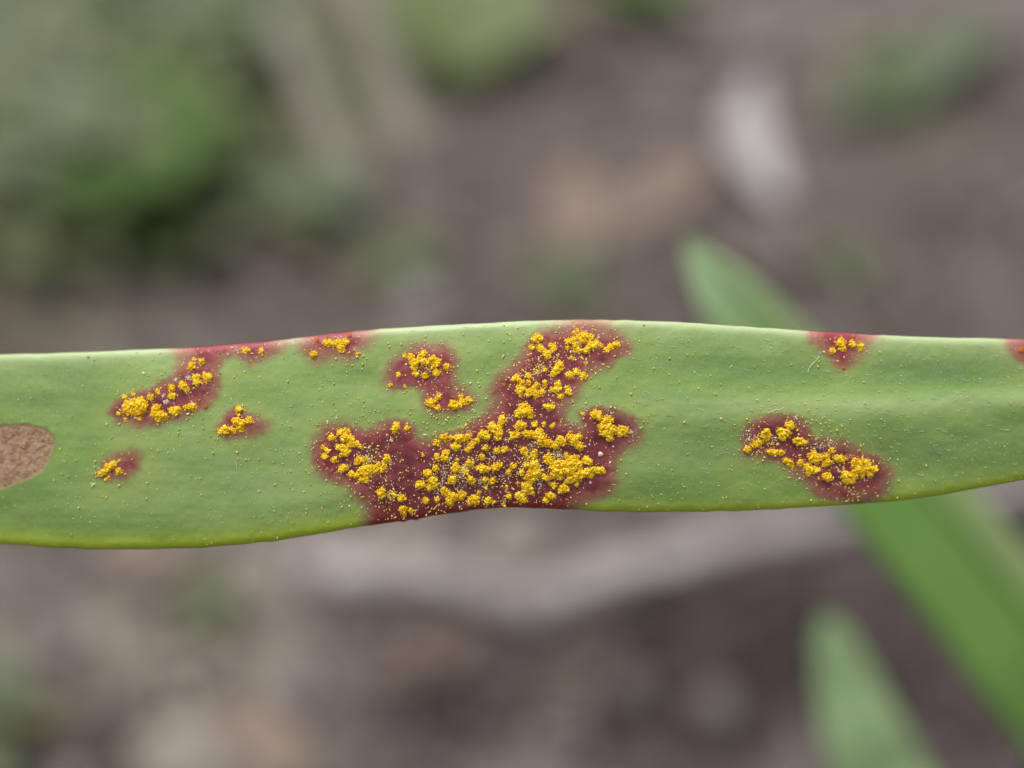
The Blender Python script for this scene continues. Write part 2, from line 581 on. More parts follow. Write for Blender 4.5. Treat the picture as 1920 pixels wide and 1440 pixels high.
def dead_leaf(px, py, length, width, rot, mat, label, group=None, curl=0.15, fold=0.12, lift=0.004, cat="dry leaf", name="dry_leaf", bend=0.1, tilt=0.0):
    g = gz(py if px is None else on_ground(px, py), lift)
    u = np.linspace(0, 1, 16)
    x = (u - 0.5) * length
    y = bend * length * (4 * (u - 0.5) ** 2)
    z = curl * length * (4 * (u - 0.5) ** 2) * 0.5 + tilt * (u - 0.5) * length
    w = width * (np.sin(math.pi * u ** 0.8) ** 0.75) + 0.0004
    V, F, A = sheet(np.stack([x, y, z], 1), w, (0, 0, 1), fold=fold, thick=0.0007)
    V[:, 2] -= V[:, 2].min()
    o = mesh_from(name, V, F, mat, attrs=A)
    o.location = g
    o.rotation_euler = (0, 0, rot)
    return tag(o, label, cat, group)


# ------------------------------------------------------------------ litter on the ground (one mass of crumbs and chips)
def build_litter():
    VV, FF, TT = [], [], []
    base = 0
    n = 12500
    for i in range(n):
        if i < 6500:
            px, py = rng.uniform(-700, 2600), rng.uniform(-500, 2000)
            g = on_ground(px, py)
        else:
            px = py = -9999.0
            g = np.array([rng.uniform(-0.75, 0.75), rng.uniform(-0.45, 1.3), 0.0])
        if g[1] > 2.0 or not (-1.2 < g[0] < 1.2):
            continue
        ln = rng.uniform(0.003, 0.014) * (1.6 if rng.random() < 0.15 else 1)
        wd = ln * rng.uniform(0.18, 0.7)
        a = rng.uniform(0, 2 * math.pi)
        tl = rng.uniform(-0.5, 0.5)
        d = np.array([math.cos(a), math.sin(a), tl * 0.5])
        s = np.array([-math.sin(a), math.cos(a), rng.uniform(-0.4, 0.4)])
        c = gz(g, 0.0025 + rng.uniform(0, 0.004))
        up = np.array([0, 0, wd * rng.uniform(0.15, 0.6)])
        v = [c - d * ln / 2, c - s * wd / 2, c + d * ln / 2, c + s * wd / 2, c + up, c - up * 0.6]
        VV += v
        FF += [(base + p, base + q, base + 4) for p, q in ((0, 1), (1, 2), (2, 3), (3, 0))]
        FF += [(base + q, base + p, base + 5) for p, q in ((0, 1), (1, 2), (2, 3), (3, 0))]
        t = np.clip(rng.normal(0.40, 0.20) + (0.22 if px > -900 and px < 900 and py > 980 else 0), 0, 1)
        if ((px - 1420) / 380) ** 2 + ((py - 1260) / 190) ** 2 < 1 or ((px - 830) / 80) ** 2 + ((py - 1335) / 75) ** 2 < 1 or ((px - 1880) / 120) ** 2 + ((py - 1000) / 70) ** 2 < 1:
            t *= 0.3                                     # damp dark soil, with the twig's shade painted into the chip tint
        TT += [t] * 6
        base += 6
    o = mesh_from("leaf_litter", np.array(VV), np.array(FF), M_LITTER, smooth=False, attrs={"tint": np.array(TT)})
    tag(o, "grey-brown crumbs of dry litter strewn over the soil", "litter", kind="stuff")


build_litter()

# ------------------------------------------------------------------ distinct things on the ground
dry_leaf_between((1420, 395), (1382, 150), 0.032, M_DEAD["pale"], "pale whitish dry leaf lying apart on the mauve-grey soil", curl=0.04, fold=0.10, lift=0.006, bend=-0.10)
dry_leaf_between((930, 410), (1360, 320), 0.080, M_DEAD["tan"], "wide tan dry leaf beside the pale whitish leaf", curl=0.02, lift=0.003, fold=0.03)
dead_leaf(1085, 440, 0.050, 0.030, math.radians(60), M_DEAD["tan"], "small tan dry leaf touching the wide tan one", curl=0.2)
dead_leaf(1445, 460, 0.060, 0.026, math.radians(115), M_DEAD["grey"], "greyish dry leaf below the pale whitish leaf", curl=0.2)
dead_leaf(385, 1405, 0.060, 0.032, math.radians(15), M_DEAD["buff"], "pale buff dry leaf lying in the pale litter", curl=0.05, fold=0.04)
dead_leaf(262, 1050, 0.050, 0.026, math.radians(5), M_DEAD["tan"], "tan dry leaf showing just under the spotted leaf's lower edge", curl=0.1)
dead_leaf(1400, 95, 0.150, 0.034, math.radians(24), M_DEAD["grey"], "long grey dry leaf lying above the pale whitish leaf", curl=0.05)
dead_leaf(1085, 85, 0.120, 0.018, math.radians(-50), M_DEAD["brown"], "narrow red-brown dry leaf beside the bright green weed", curl=0.1)
dead_leaf(400, 440, 0.060, 0.034, math.radians(35), M_DEAD["grey"], "grey dry leaf at the foot of the bushy green weed", curl=0.2)
dead_leaf(500, 1395, 0.05, 0.026, math.radians(140), M_DEAD["tan"], "tan dry leaf beside the pale buff leaf", curl=0.1)
dead_leaf(1400, 985, 0.075, 0.034, math.radians(8), M_DEAD["grey"], "broad grey dry leaf resting against the upper side of the twig", curl=0.2)

# scattered look-alikes
kinds = ["mauve", "grey", "brown", "mauve"]
LANDMARKS = [(1400, 285, "pale whitish leaf"), (1150, 340, "wide tan leaf"), (290, 270, "bushy green weed"), (100, 240, "spreading olive weed"), (600, 150, "pale dry grass blades"), (875, 130, "bright yellow-green weed"),
             (1665, 190, "low weed with one long leaf"), (745, 485, "small dull green seedling"), (1050, 530, "faint green seedling"), (1330, 500, "tip of the broad green leaf"), (1900, 550, "spotted leaf's tapering end"), (1700, 1000, "broad green leaf"),
             (1560, 1250, "narrow green leaf tip"), (1250, 1070, "slanting grey twig"), (760, 1095, "pale grey twig"), (385, 1400, "pale buff leaf"), (385, 1140, "dull green seedling"), (20, 1400, "olive green weed"), (1195, 15, "small vivid green weed"),
             (150, 560, "dark mossy weed"), (1850, 1400, "foot of the broad green leaf"), (1050, 1350, "dark pebble"), (400, 1350, "grey pebble"), (100, 1050, "spotted leaf's lower edge"), (1850, 60, "bare open soil patch")]
count = 0
tries = 0
keep_clear = [(1408, 285, 150), (1350, 1250, 230), (1780, 1330, 150)]
while count < 46 and tries < 600:
    tries += 1
    px, py = rng.uniform(-150, 2070), rng.uniform(-100, 1540)
    if any((px - a) ** 2 + (py - b) ** 2 < r * r for a, b, r in keep_clear):
        continue
    if 620 < py < 960:
        continue
    if px < 480 and py < 560 and rng.random() < 0.8:
        continue
    k = kinds[count % 4]
    wd = rng.uniform(0.010, 0.022)
    ln = rng.uniform(0.03, 0.075)
    near = min(LANDMARKS, key=lambda q: (q[0] - px) ** 2 + (q[1] - py) ** 2)[2]
    lab = ("short " if ln < 0.052 else "long ") + ("narrow " if wd < 0.0145 else "broad ") + {"mauve": "mauve-grey", "grey": "light grey", "brown": "dark brown"}[k] + " fallen leaf near the " + near
    dead_leaf(px, py, ln, wd, rng.normal(math.radians(28), 0.7), M_DEAD[k], lab,
              "fallen leaves scattered on the soil", curl=rng.uniform(0, 0.2), fold=rng.uniform(0, 0.2), lift=0.002, name="fallen_leaf", cat="fallen leaf")
    count += 1


def twig(pts, r0, r1, label, name="twig", mat=M_TWIG, knots=True, lift=0.7):
    W = [gz(on_ground(a, b)) for a, b in pts]
    root = W[0].copy()
    P = spline(W, 40)
    rad = np.linspace(r0, r1, 40) * (1 + 0.10 * np.sin(np.arange(40) * 0.9))
    P[:, 2] += rad * lift
    V, F = tube(P - root, rad, 10, 0.06, 3)
    o = mesh_from(name, V, F, mat, attrs={"tint": np.clip(np.repeat(0.52 + 0.32 * vnoise(np.arange(40) / 6.5, np.zeros(40) + r0 * 900, 71), 10) + rng.normal(0, 0.12, len(V)), 0, 1)})
    o.location = root
    return tag(o, label, "twig")


twig([(1010, 1150), (1120, 1105), (1280, 1052), (1420, 1020), (1600, 985), (1800, 945), (2020, 905)], 0.0084, 0.0070, "weathered grey twig slanting up beyond the broad green leaf")
twig([(560, 1075), (700, 1085), (830, 1105), (930, 1140), (1030, 1165)], 0.0075, 0.0095, "pale grey twig meeting the slanting twig end to end", lift=0.8)


def pebble(px, py, r, tint, label):
    c = gz(on_ground(px, py), r * 0.4)
    n = 12
    th = np.linspace(0, math.pi, 9)
    ph = np.linspace(0, 2 * math.pi, n, endpoint=False)
    V = []
    k = rng.uniform(0, 9)
    for t in th:
        for p in ph:
            d = np.array([math.sin(t) * math.cos(p), math.sin(t) * math.sin(p), math.cos(t)])
            rr = r * (1 + 0.12 * math.sin(3 * d[0] + k) + 0.10 * math.sin(4 * d[1] + 2 * k) + 0.08 * math.sin(5 * d[2] + k))
            V.append(d * rr * np.array([1.2, 0.9, 0.65]))
    idx = np.arange(9 * n).reshape(9, n)
    nx = np.roll(idx, -1, 1)
    F = np.stack([idx[:-1], idx[1:], nx[1:], nx[:-1]], -1).reshape(-1, 4)
    o = mesh_from("pebble", np.array(V), F, M_PEBBLE, attrs={"tint": np.full(len(V), tint)})
    o.location = c
    o.rotation_euler = (0, 0, rng.uniform(0, 6))
    tag(o, label, "pebble")


pebble(790, 575, 0.012, 0.9, "pale pebble on the soil just above the spotted leaf")
pebble(1180, 1290, 0.010, 0.08, "dark pebble on the dark soil below the slanting twig")
pebble(1340, 1330, 0.011, 0.12, "dull pebble between dark pebble and narrow green leaf tip")
pebble(560, 1300, 0.010, 0.4, "grey pebble on the soil beyond the pale buff leaf")


# ------------------------------------------------------------------ weeds
def weed(px, py, label, leaves, mat, stem_h=0.02, cat="weed", name="weed"):
    """leaves: list of (azimuth, length, width, rise, mat or None)"""
    g = gz(on_ground(px, py))
    root = empty(name, g)
    tag(root, label, cat)
    V, F = tube(spline([(0, 0, -0.004), (0.001, 0, stem_h * 0.5), (0, 0.001, stem_h)], 8), np.linspace(0.0018, 0.0012, 8), 6)
    mesh_from("stem", V, F, M_BARK, root, attrs={"tint": np.full(len(V), 0.8)})
    for i, (az, ln, wd, rise, mt) in enumerate(leaves):
        d = np.array([math.cos(az), math.sin(az), 0])
        u = np.linspace(0, 1, 14)
        z = stem_h * 0.85 + rise * ln * u - 0.5 * ln * u ** 2.2 * (0.35 + 0.2 * math.sin(i * 2.1))
        hz = ln * u * math.cos(min(1.3, abs(rise) * 0.5))
        P = d[None] * hz[:, None]
        P[:, 2] = np.maximum(z, 0.003)
        w = wd * np.sin(math.pi * (0.06 + 0.94 * u) ** 0.75) ** 0.8
        V, F, A = sheet(P, np.abs(w) + 0.0005, (0, 0, 1), fold=0.10, thick=0.0005)
        mesh_from("leaf", V, F, mt or mat, root, attrs=A)
    return root


def ring(n, ln, wd, rise, a0=0.0, jit=0.3, mats=None):
    return [(a0 + 2 * math.pi * i / n + rng.uniform(-jit, jit), ln * rng.uniform(0.75, 1.15), wd * rng.uniform(0.8, 1.15), rise * rng.uniform(0.6, 1.3),
             mats[i % len(mats)] if mats else None) for i in range(n)]


G = M_GREENS
weed(300, 345, "bushy green weed with many broad spreading leaves on mossy soil", [(a, ln, w, r, G[m]) for a, ln, w, r, m in
     [(4.71, 0.085, 0.052, 0.25, "green"), (4.25, 0.085, 0.048, 0.3, "green"), (5.2, 0.085, 0.048, 0.3, "green"), (3.7, 0.08, 0.042, 0.35, "dull"), (5.8, 0.075, 0.040, 0.35, "green"),
      (1.57, 0.085, 0.052, 0.25, "green"), (1.1, 0.08, 0.046, 0.25, "bright"), (2.1, 0.085, 0.046, 0.25, "green"), (2.8, 0.08, 0.044, 0.3, "dull"), (0.3, 0.07, 0.04, 0.3, "green")]], G["green"], 0.036)
weed(255, 400, "low green weed at the foot of the bushy green weed", ring(7, 0.055, 0.030, 0.45, 0.7, 0.3, [G["green"], G["moss"], G["dull"]]), G["green"], 0.014)
weed(100, 240, "olive weed spreading beside the bushy green weed", ring(11, 0.11, 0.054, 0.3, 0.5, 0.3, [G["olive"], G["dull"], G["olive"]]), G["olive"], 0.03)
weed(20, 420, "low olive weed in front of the spreading olive weed", ring(9, 0.07, 0.034, 0.4, 0.1, 0.3, [G["olive"], G["moss"], G["olive"]]), G["olive"], 0.012)
weed(150, 480, "dark mossy weed low on the soil before the olive weeds", ring(8, 0.05, 0.026, 0.35, 0.1, 0.3, [G["moss"], G["olive"]]), G["moss"], 0.010)
weed(330, 450, "loose olive weed on the soil below the bushy green weed", ring(8, 0.050, 0.028, 0.25, 0.5, 0.3, [G["moss"], G["olive"], G["green"]]), G["olive"], 0.010)
weed(420, 280, "dark mossy weed between bushy weed and dry grass", ring(7, 0.050, 0.028, 0.4, 0.3, 0.3, [G["moss"], G["moss"], G["olive"]]), G["moss"], 0.010)
weed(420, 110, "pale olive weed behind the bushy green weed", ring(8, 0.09, 0.040, 0.5, 0.3, 0.3, [G["olive"], G["dull"]]), G["olive"], 0.02)
weed(210, 130, "tall olive weed behind the bushy green one", ring(9, 0.10, 0.050, 0.3, 0.1, 0.3, [G["olive"], G["dull"], G["olive"]]), G["olive"], 0.03)
weed(310, 120, "fresh green weed growing behind the bushy one", ring(8, 0.085, 0.046, 0.3, 0.4, 0.3, [G["green"], G["bright"], G["olive"]]), G["green"], 0.03)
weed(190, 350, "soft green weed between the olive weeds and the bushy one", ring(9, 0.075, 0.042, 0.3, 0.4, 0.3, [G["dull"], G["green"], G["olive"]]), G["dull"], 0.03)
weed(30, 90, "grey-green weed at the far end of the olive weeds", ring(8, 0.10, 0.044, 0.5, 0.4, 0.3, [G["dull"], G["olive"]]), G["dull"], 0.02)
weed(560, 380, "dull green weed on mossy soil below the dry grass", ring(7, 0.055, 0.028, 0.3, 0.3, 0.3, [G["dull"], G["olive"], G["moss"]]), G["dull"], 0.010)
weed(875, 150, "bright yellow-green weed with broad leaves beside the dry grass blades", [(1.9, 0.13, 0.070, 0.6, G["bright"]), (1.15, 0.12, 0.064, 0.55, G["bright"]), (2.8, 0.08, 0.045, 0.5, G["bright"]), (0.3, 0.08, 0.044, 0.5, G["bright"]), (4.4, 0.035, 0.034, 0.3, G["green"]), (5.3, 0.03, 0.026, 0.3, G["moss"]), (3.6, 0.035, 0.03, 0.3, G["moss"])], G["bright"], 0.02)
weed(1195, 15, "small vivid green weed growing behind the red-brown leaf", ring(6, 0.060, 0.034, 0.5, 0.3, 0.3, [G["green"], G["bright"]]), G["green"], 0.014)
weed(1665, 190, "low green weed with one long leaf on bare soil", [(0.62, 0.12, 0.046, 0.3, G["dull"]), (3.6, 0.06, 0.030, 0.25, G["dull"]), (1.6, 0.05, 0.034, 0.3, G["green"]), (5.4, 0.03, 0.024, 0.3, G["green"])], G["dull"], 0.008)
weed(745, 485, "small dull green seedling on soil above the spotted leaf", ring(5, 0.034, 0.020, 0.25, 0.2, 0.3, [G["dull"], G["moss"]]), G["dull"], 0.008)
weed(1050, 530, "faint green seedling close behind the spotted leaf's crest", ring(5, 0.034, 0.014, 0.25, 0.9, 0.3, [G["dull"], G["moss"]]), G["dull"], 0.008)
weed(385, 1140, "dull green seedling on pale soil under the spotted leaf", ring(4, 0.024, 0.011, 0.3, 0.4, 0.3, [G["dull"], G["moss"]]), G["dull"], 0.008)
weed(-10, 1420, "olive green weed at the edge of the pale litter", ring(6, 0.040, 0.018, 0.4, 0.1, 0.3, [G["olive"], G["dull"]]), G["olive"], 0.012)
weed(1580, 500, "faint olive seedling behind the broad green leaf", ring(4, 0.030, 0.013, 0.25, 0.1, 0.3, [G["moss"], G["dull"]]), G["olive"], 0.008)


def grass_blade(pts, width, mat, label, name="grass_blade", lift=0.004, cat="grass blade"):
    """pts: (px, py, height above ground)"""
    W = []
    for a, b, h in pts:
        W.append(on_ground(a, b, h))
    P = spline(W, 22)
    root = P[0].copy()
    w = width * np.linspace(1, 0.15, 22) ** 0.5
    V, F, A = sheet(P - root, w, U_ * 0.2 - F_, fold=0.12, thick=0.0005)
    o = mesh_from(name, V, F, mat, attrs=A)
    o.location = root
    return tag(o, label, cat)


grass_blade([(650, 330, 0.004), (600, 200, 0.02), (540, 60, 0.035), (470, -120, 0.03)], 0.026, M_DEAD["straw"], "pale dry grass blade leaning next to the bushy green weed")
grass_blade([(790, 300, 0.004), (730, 170, 0.015), (690, 40, 0.03), (640, -120, 0.03)], 0.026, M_DEAD["straw"], "pale dry grass blade beside the bright yellow-green weed")
grass_blade([(665, 260, 0.004), (630, 130, 0.03), (590, 20, 0.04), (550, -110, 0.04)], 0.010, G["green"], "thin green grass blade between the two pale dry blades")


# ------------------------------------------------------------------ out-of-focus green leaves behind the spotted leaf
def tall_leaf(pts, wpx, mat, label, fold=0.10, off=0.3):
    """pts (px,py,depth), last one is rooted in the ground; wpx full width in photo pixels"""
    W = [at(*p) for p in pts[:-1]]
    base = gz(on_ground(pts[-1][0], pts[-1][1]), -0.004)
    W.append(base)
    deps = np.array([p[2] for p in pts[:-1]] + [float((base - C_) @ F_)])
    wm = np.array(wpx) * deps / 1920
    S = spline(np.hstack([np.array(W), wm[:, None]]), 48)
    root = empty("blade_leaf", base)
    tag(root, label, "leaf")
    V, F, A = sheet(S[:, :3] - base, np.maximum(S[:, 3], 0.0006), -F_ * 1.0 + U_ * 0.05, fold=fold, thick=0.0007, K=13, off=off)
    mesh_from("blade", V, F, mat, root, attrs=A)
    side = np.cross(np.gradient(S[:, :3], axis=0), -F_)
    side /= np.linalg.norm(side, axis=1)[:, None]
    mid = S[:, :3] - base + side * (S[:, 3] * 0.5 * off)[:, None] + (-F_) * 0.0002
    V, F = tube(mid, np.linspace(0.0003, 0.0011, 48), 6)
    mesh_from("midrib", V, F, mat, root, attrs={"sv": np.zeros((len(V), 3)), "st": np.full((len(V), 3), 0.9)})
    return root


tall_leaf([(1284, 440, 0.148), (1314, 492, 0.148), (1366, 563, 0.149), (1488, 715, 0.152), (1655, 892, 0.156), (1822, 1090, 0.160), (1985, 1300, 0.168), (2150, 1520, 0.20), (2250, 1760, 0.0)],
          [4, 60, 124, 174, 212, 232, 244, 210, 90], M_BLADE, "broad green leaf crossing behind the spotted leaf, lighter along one edge", fold=0.08, off=-0.40)
tall_leaf([(1545, 1150, 0.205), (1560, 1195, 0.205), (1585, 1280, 0.206), (1645, 1450, 0.208), (1730, 1640, 0.225), (1790, 1820, 0.0)],
          [8, 66, 112, 175, 170, 80], M_BLADE2, "narrow pale green leaf tip standing over the dark soil", fold=0.05, off=0.0)

# ================================================================== the spotted leaf
# leaf drawing coordinates: x to the right, y down, one unit = 1/24 mm on the leaf
KMM = FOCUS * 1000 / 1920          # mm per drawing unit
TOP = np.array([(-1700, 850), (-1300, 800), (-800, 730), (-300, 682), (-100, 669), (0, 665), (150, 660), (240, 656), (340, 653), (430, 645), (520, 638), (570, 632), (620, 625), (680, 619),
                (760, 613), (900, 606), (1000, 601), (1090, 599), (1180, 600), (1280, 604), (1380, 611), (1520, 620), (1640, 628), (1760, 632), (1920, 636),
                (2100, 646), (2500, 665), (3000, 690), (3300, 708), (3450, 728)], float)
BOT = np.array([(-1700, 870), (-1300, 890), (-800, 950), (-300, 1000), (-100, 1014), (0, 1020), (80, 1026), (190, 1031), (300, 1030), (420, 1024), (520, 1014), (620, 998), (700, 984), (770, 975),
                (840, 963), (920, 953), (980, 951), (1060, 955), (1160, 960), (1280, 960), (1420, 957), (1560, 948), (1700, 937), (1800, 922), (1920, 900),
                (2100, 872), (2500, 820), (3000, 770), (3300, 742), (3450, 732)], float)


def smooth_curve(tab, x, s=14):
    xs = np.arange(tab[0, 0], tab[-1, 0] + 1, 2.0)
    ys = np.interp(xs, tab[:, 0], tab[:, 1])
    k = np.exp(-0.5 * (np.arange(-60, 61) * 2.0 / (s * 1.6)) ** 2)
    k /= k.sum()
    ys = np.convolve(np.pad(ys, 60, mode='edge'), k, mode='valid')
    return np.interp(x, xs, ys)


_CURVES = {}


def smooth_curve(tab, x, s=14, _slow=smooth_curve):
    k = id(tab)
    if k not in _CURVES:
        g = np.arange(tab[0, 0], tab[-1, 0] + 1, 2.0)
        _CURVES[k] = (g, _slow(tab, g, s))
    return np.interp(x, *_CURVES[k])


def top_y(x):
    return smooth_curve(TOP, x) + 0.8 * vnoise(x / 23.0, x * 0 + 3.3, 5)


def bot_y(x):
    y = smooth_curve(BOT, x) + 1.0 * vnoise(x / 27.0, x * 0 + 9.1, 6)
    return y + 3.0 * np.exp(-((x - 757) / 6.0) ** 2) + 2.0 * np.exp(-((x - 781) / 4.0) ** 2)


THICK = 15.0                       # leaf thickness in drawing units (0.6 mm)


def front_z(x, y):
    """height of the upper face towards the camera, in drawing units"""
    ty, by = top_y(x), bot_y(x)
    H = np.maximum(by - ty, 1)
    t = np.clip((by - y) / H, 0, 1)                # 0 bottom .. 1 top
    q = 2 * t - 1
    z = -np.where(x < 1000, ((x - 1000) / 1000) ** 2 * 55, ((x - 1000) / 920) ** 2 * 38)
    z = z - 20 * q * q * np.minimum(H / 350, 1)
    r = sstep(900, 1500, x)
    z = z + r * (4.5 * np.exp(-((t - 0.56) / 0.10) ** 2) - 3.5 * np.exp(-((t - 0.78) / 0.12) ** 2) - 3.0 * np.exp(-((t - 0.30) / 0.14) ** 2))
    z = z + (1 - r) * (2.5 * np.exp(-((t - 0.18) / 0.07) ** 2) * sstep(300, 600, x))
    z = z + 3.0 * vnoise(x / 150.0, y / 90.0, 21) + 1.0 * vnoise(x / 45.0, y / 32.0, 22) + 0.35 * vnoise(x / 11.0, y / 9.0, 23)
    d = np.minimum(by - y, y - ty)
    e = np.clip(1 - np.clip(d, 0, None) / 15.0, 0, 1)
    z = z - THICK * 0.5 * (1 - np.sqrt(np.clip(1 - e * e, 0, 1)))
    return z


def to_local(x, y, z):
    """drawing units -> metres in the leaf's frame (x right, y up, z towards the lens)"""
    zm = z * KMM / 1000
    s = (FOCUS - zm) / FOCUS
    return np.stack([(x - 960) * KMM / 1000 * s, (720 - y) * KMM / 1000 * s, zm], -1)


LESIONS = [
    [(335, 630), (337, 660), (345, 678), (330, 700), (290, 722), (245, 740), (215, 755), (205, 775), (222, 792), (255, 798), (300, 800), (345, 782), (385, 765), (410, 742), (416, 715), (412, 690), (422, 672), (440, 670),
     (470, 682), (510, 670), (526, 652), (532, 600)],
    [(404, 808), (418, 776), (440, 762), (466, 770), (486, 784), (500, 798), (494, 810), (462, 816), (425, 822)],
    [(183, 890), (192, 868), (220, 852), (248, 846), (266, 858), (264, 880), (238, 896), (200, 906)],
    [(570, 600), (572, 655), (588, 674), (630, 668), (660, 674), (682, 652), (690, 590)],
    [(722, 700), (742, 668), (775, 648), (805, 643), (845, 653), (862, 676), (856, 706), (852, 728), (880, 736), (892, 755), (884, 772), (850, 779), (815, 776), (792, 760), (790, 738), (762, 726), (736, 732), (724, 720)],
    [(985, 640), (1020, 620), (1060, 608), (1110, 606), (1150, 622), (1186, 650), (1170, 664), (1140, 690), (1106, 702), (1082, 740), (1060, 768), (1066, 792), (1088, 796), (1086, 776), (1110, 762), (1150, 760),
     (1190, 778), (1204, 800), (1200, 826), (1176, 842), (1158, 862), (1156, 890), (1146, 918), (1120, 934), (1082, 946), (1062, 1000), (700, 1030), (682, 990), (690, 955), (675, 935), (650, 915), (625, 902), (592, 886),
     (582, 860), (588, 820), (605, 800), (640, 795), (690, 802), (725, 790), (760, 786), (784, 800), (788, 826), (830, 818), (870, 802), (908, 776), (926, 755), (918, 735), (930, 710), (960, 690), (980, 665)],
    [(1392, 815), (1400, 790), (1430, 778), (1480, 774), (1506, 788), (1522, 812), (1560, 825), (1610, 838), (1652, 860), (1674, 885), (1664, 915), (1640, 936), (1590, 944), (1540, 934), (1500, 895), (1470, 868), (1430, 858), (1395, 852)],
    [(1518, 590), (1524, 640), (1545, 662), (1568, 684), (1582, 692), (1592, 684), (1612, 664), (1630, 640), (1640, 590)],
    [(1893, 600), (1898, 655), (1908, 676), (1930, 690), (1985, 692), (1990, 600)],
]
DEADPATCH = [(-160, 815), (-60, 800), (50, 796), (88, 804), (104, 824), (97, 850), (80, 882), (42, 903), (0, 917), (-80, 925), (-150, 905)]
DARKS = [(1152, 785, 34, 0.9), (1130, 800, 22, 0.5), (690, 855, 26, 0.5), (715, 935, 22, 0.8), (860, 880, 60, 0.55), (930, 880, 50, 0.45), (1035, 850, 40, 0.9), (885, 915, 30, 0.6), (835, 860, 30, 0.5), (1450, 790, 40, 0.5), (1530, 833, 25, 0.6),
         (1655, 872, 18, 0.7), (1128, 674, 10, 0.8), (300, 770, 40, 0.45), (225, 770, 25, 0.5), (735, 690, 20, 0.4), (800, 695, 30, 0.35), (645, 800, 25, 0.6), (1000, 770, 40, 0.3), (300, 735, 30, 0.3)]


def leaf_fields(x, y):
    P = np.stack([x, y], 1)
    wob = 5.0 * vnoise(x / 26.0, y / 22.0, 31) + 2.6 * vnoise(x / 9.0, y / 8.0, 32) + 1.2 * vnoise(x / 4.0, y / 4.0, 39)
    sd = np.stack([signed_dist(P, L) + wob for L in LESIONS])
    which = sd.argmax(0)
    s = sd.max(0) - 5.5 + 2.5 * vnoise(x / 6.0, y / 5.0, 45)
    A = {}
    soft = (19 + 9 * vnoise(x / 48.0, y / 40.0, 38)) * (1 + 1.3 * np.exp(-np.clip(y - top_y(x), 0, None) / 22.0))
    A["les"] = np.clip((s + soft * 1.05) / (soft * 1.75), 0, 1) ** 1.15
    A["halo"] = np.exp(-np.clip(-s, 0, None) / 26.0) * (0.65 + 0.35 * vnoise(x / 60, y / 40, 33))
    A["inner"] = sstep(2, 34, s + 7 * vnoise(x / 17.0, y / 15.0, 44))
    core = np.zeros_like(x)
    for cx, cy, r, a in DARKS:
        core = np.maximum(core, a * np.exp(-(((x - cx) / r) ** 2 + ((y - cy) / r) ** 2)))
    A["core"] = core * (0.7 + 0.3 * vnoise(x / 10, y / 9, 34))
    ty, by = top_y(x), bot_y(x)
    dt, db = y - ty, by - y
    A["margin_top"] = np.clip(0.85 * np.exp(-(np.clip(dt, 0, None) / 10.0) ** 1.2) + 0.36 * np.exp(-np.clip(dt, 0, None) / 38.0), 0, 1)
    wb = np.where(x < 800, 23.0, 12.0)
    A["margin_bottom"] = np.clip(0.92 * np.exp(-(np.clip(db, 0, None) / wb) ** 1.8) + 0.22 * np.exp(-np.clip(db, 0, None) / 40.0), 0, 1)
    dd = signed_dist(P, DEADPATCH) + 1.5 * vnoise(x / 9, y / 7, 35)
    A["dead"] = sstep(-2.0, 2.0, dd)
    A["dead_rim"] = np.exp(-((dd + 1.0) / 3.0) ** 2)
    t = np.clip(db / np.maximum(by - ty, 1), 0, 1)
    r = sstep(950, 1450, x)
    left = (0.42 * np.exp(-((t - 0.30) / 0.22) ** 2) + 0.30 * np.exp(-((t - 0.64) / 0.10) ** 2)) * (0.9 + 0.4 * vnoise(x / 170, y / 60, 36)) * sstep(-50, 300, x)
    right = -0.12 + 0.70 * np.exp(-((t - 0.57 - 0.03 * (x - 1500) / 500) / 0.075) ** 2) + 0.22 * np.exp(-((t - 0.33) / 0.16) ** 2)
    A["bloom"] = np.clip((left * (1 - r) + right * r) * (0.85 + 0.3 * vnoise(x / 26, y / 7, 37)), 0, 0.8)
    deep = np.zeros_like(x)                                # places where the leaf is a deeper green
    for cx, cy, rx, ry, a in [(90, 735, 190, 50, 0.75), (60, 960, 130, 40, 0.35), (1720, 692, 360, 34, 1.0), (1330, 690, 220, 32, 0.7), (1800, 850, 250, 40, 0.9), (1330, 860, 170, 50, 0.5), (640, 700, 150, 22, 0.25), (480, 900, 200, 22, 0.22), (1250, 930, 200, 16, 0.4)]:
        deep = np.maximum(deep, a * np.exp(-(((x - cx) / rx) ** 2 + ((y - cy) / ry) ** 2)))
    A["deep"] = np.clip(deep * (0.8 + 0.4 * vnoise(x / 70, y / 14, 40)), 0, 1)
    return A, s, which, dd


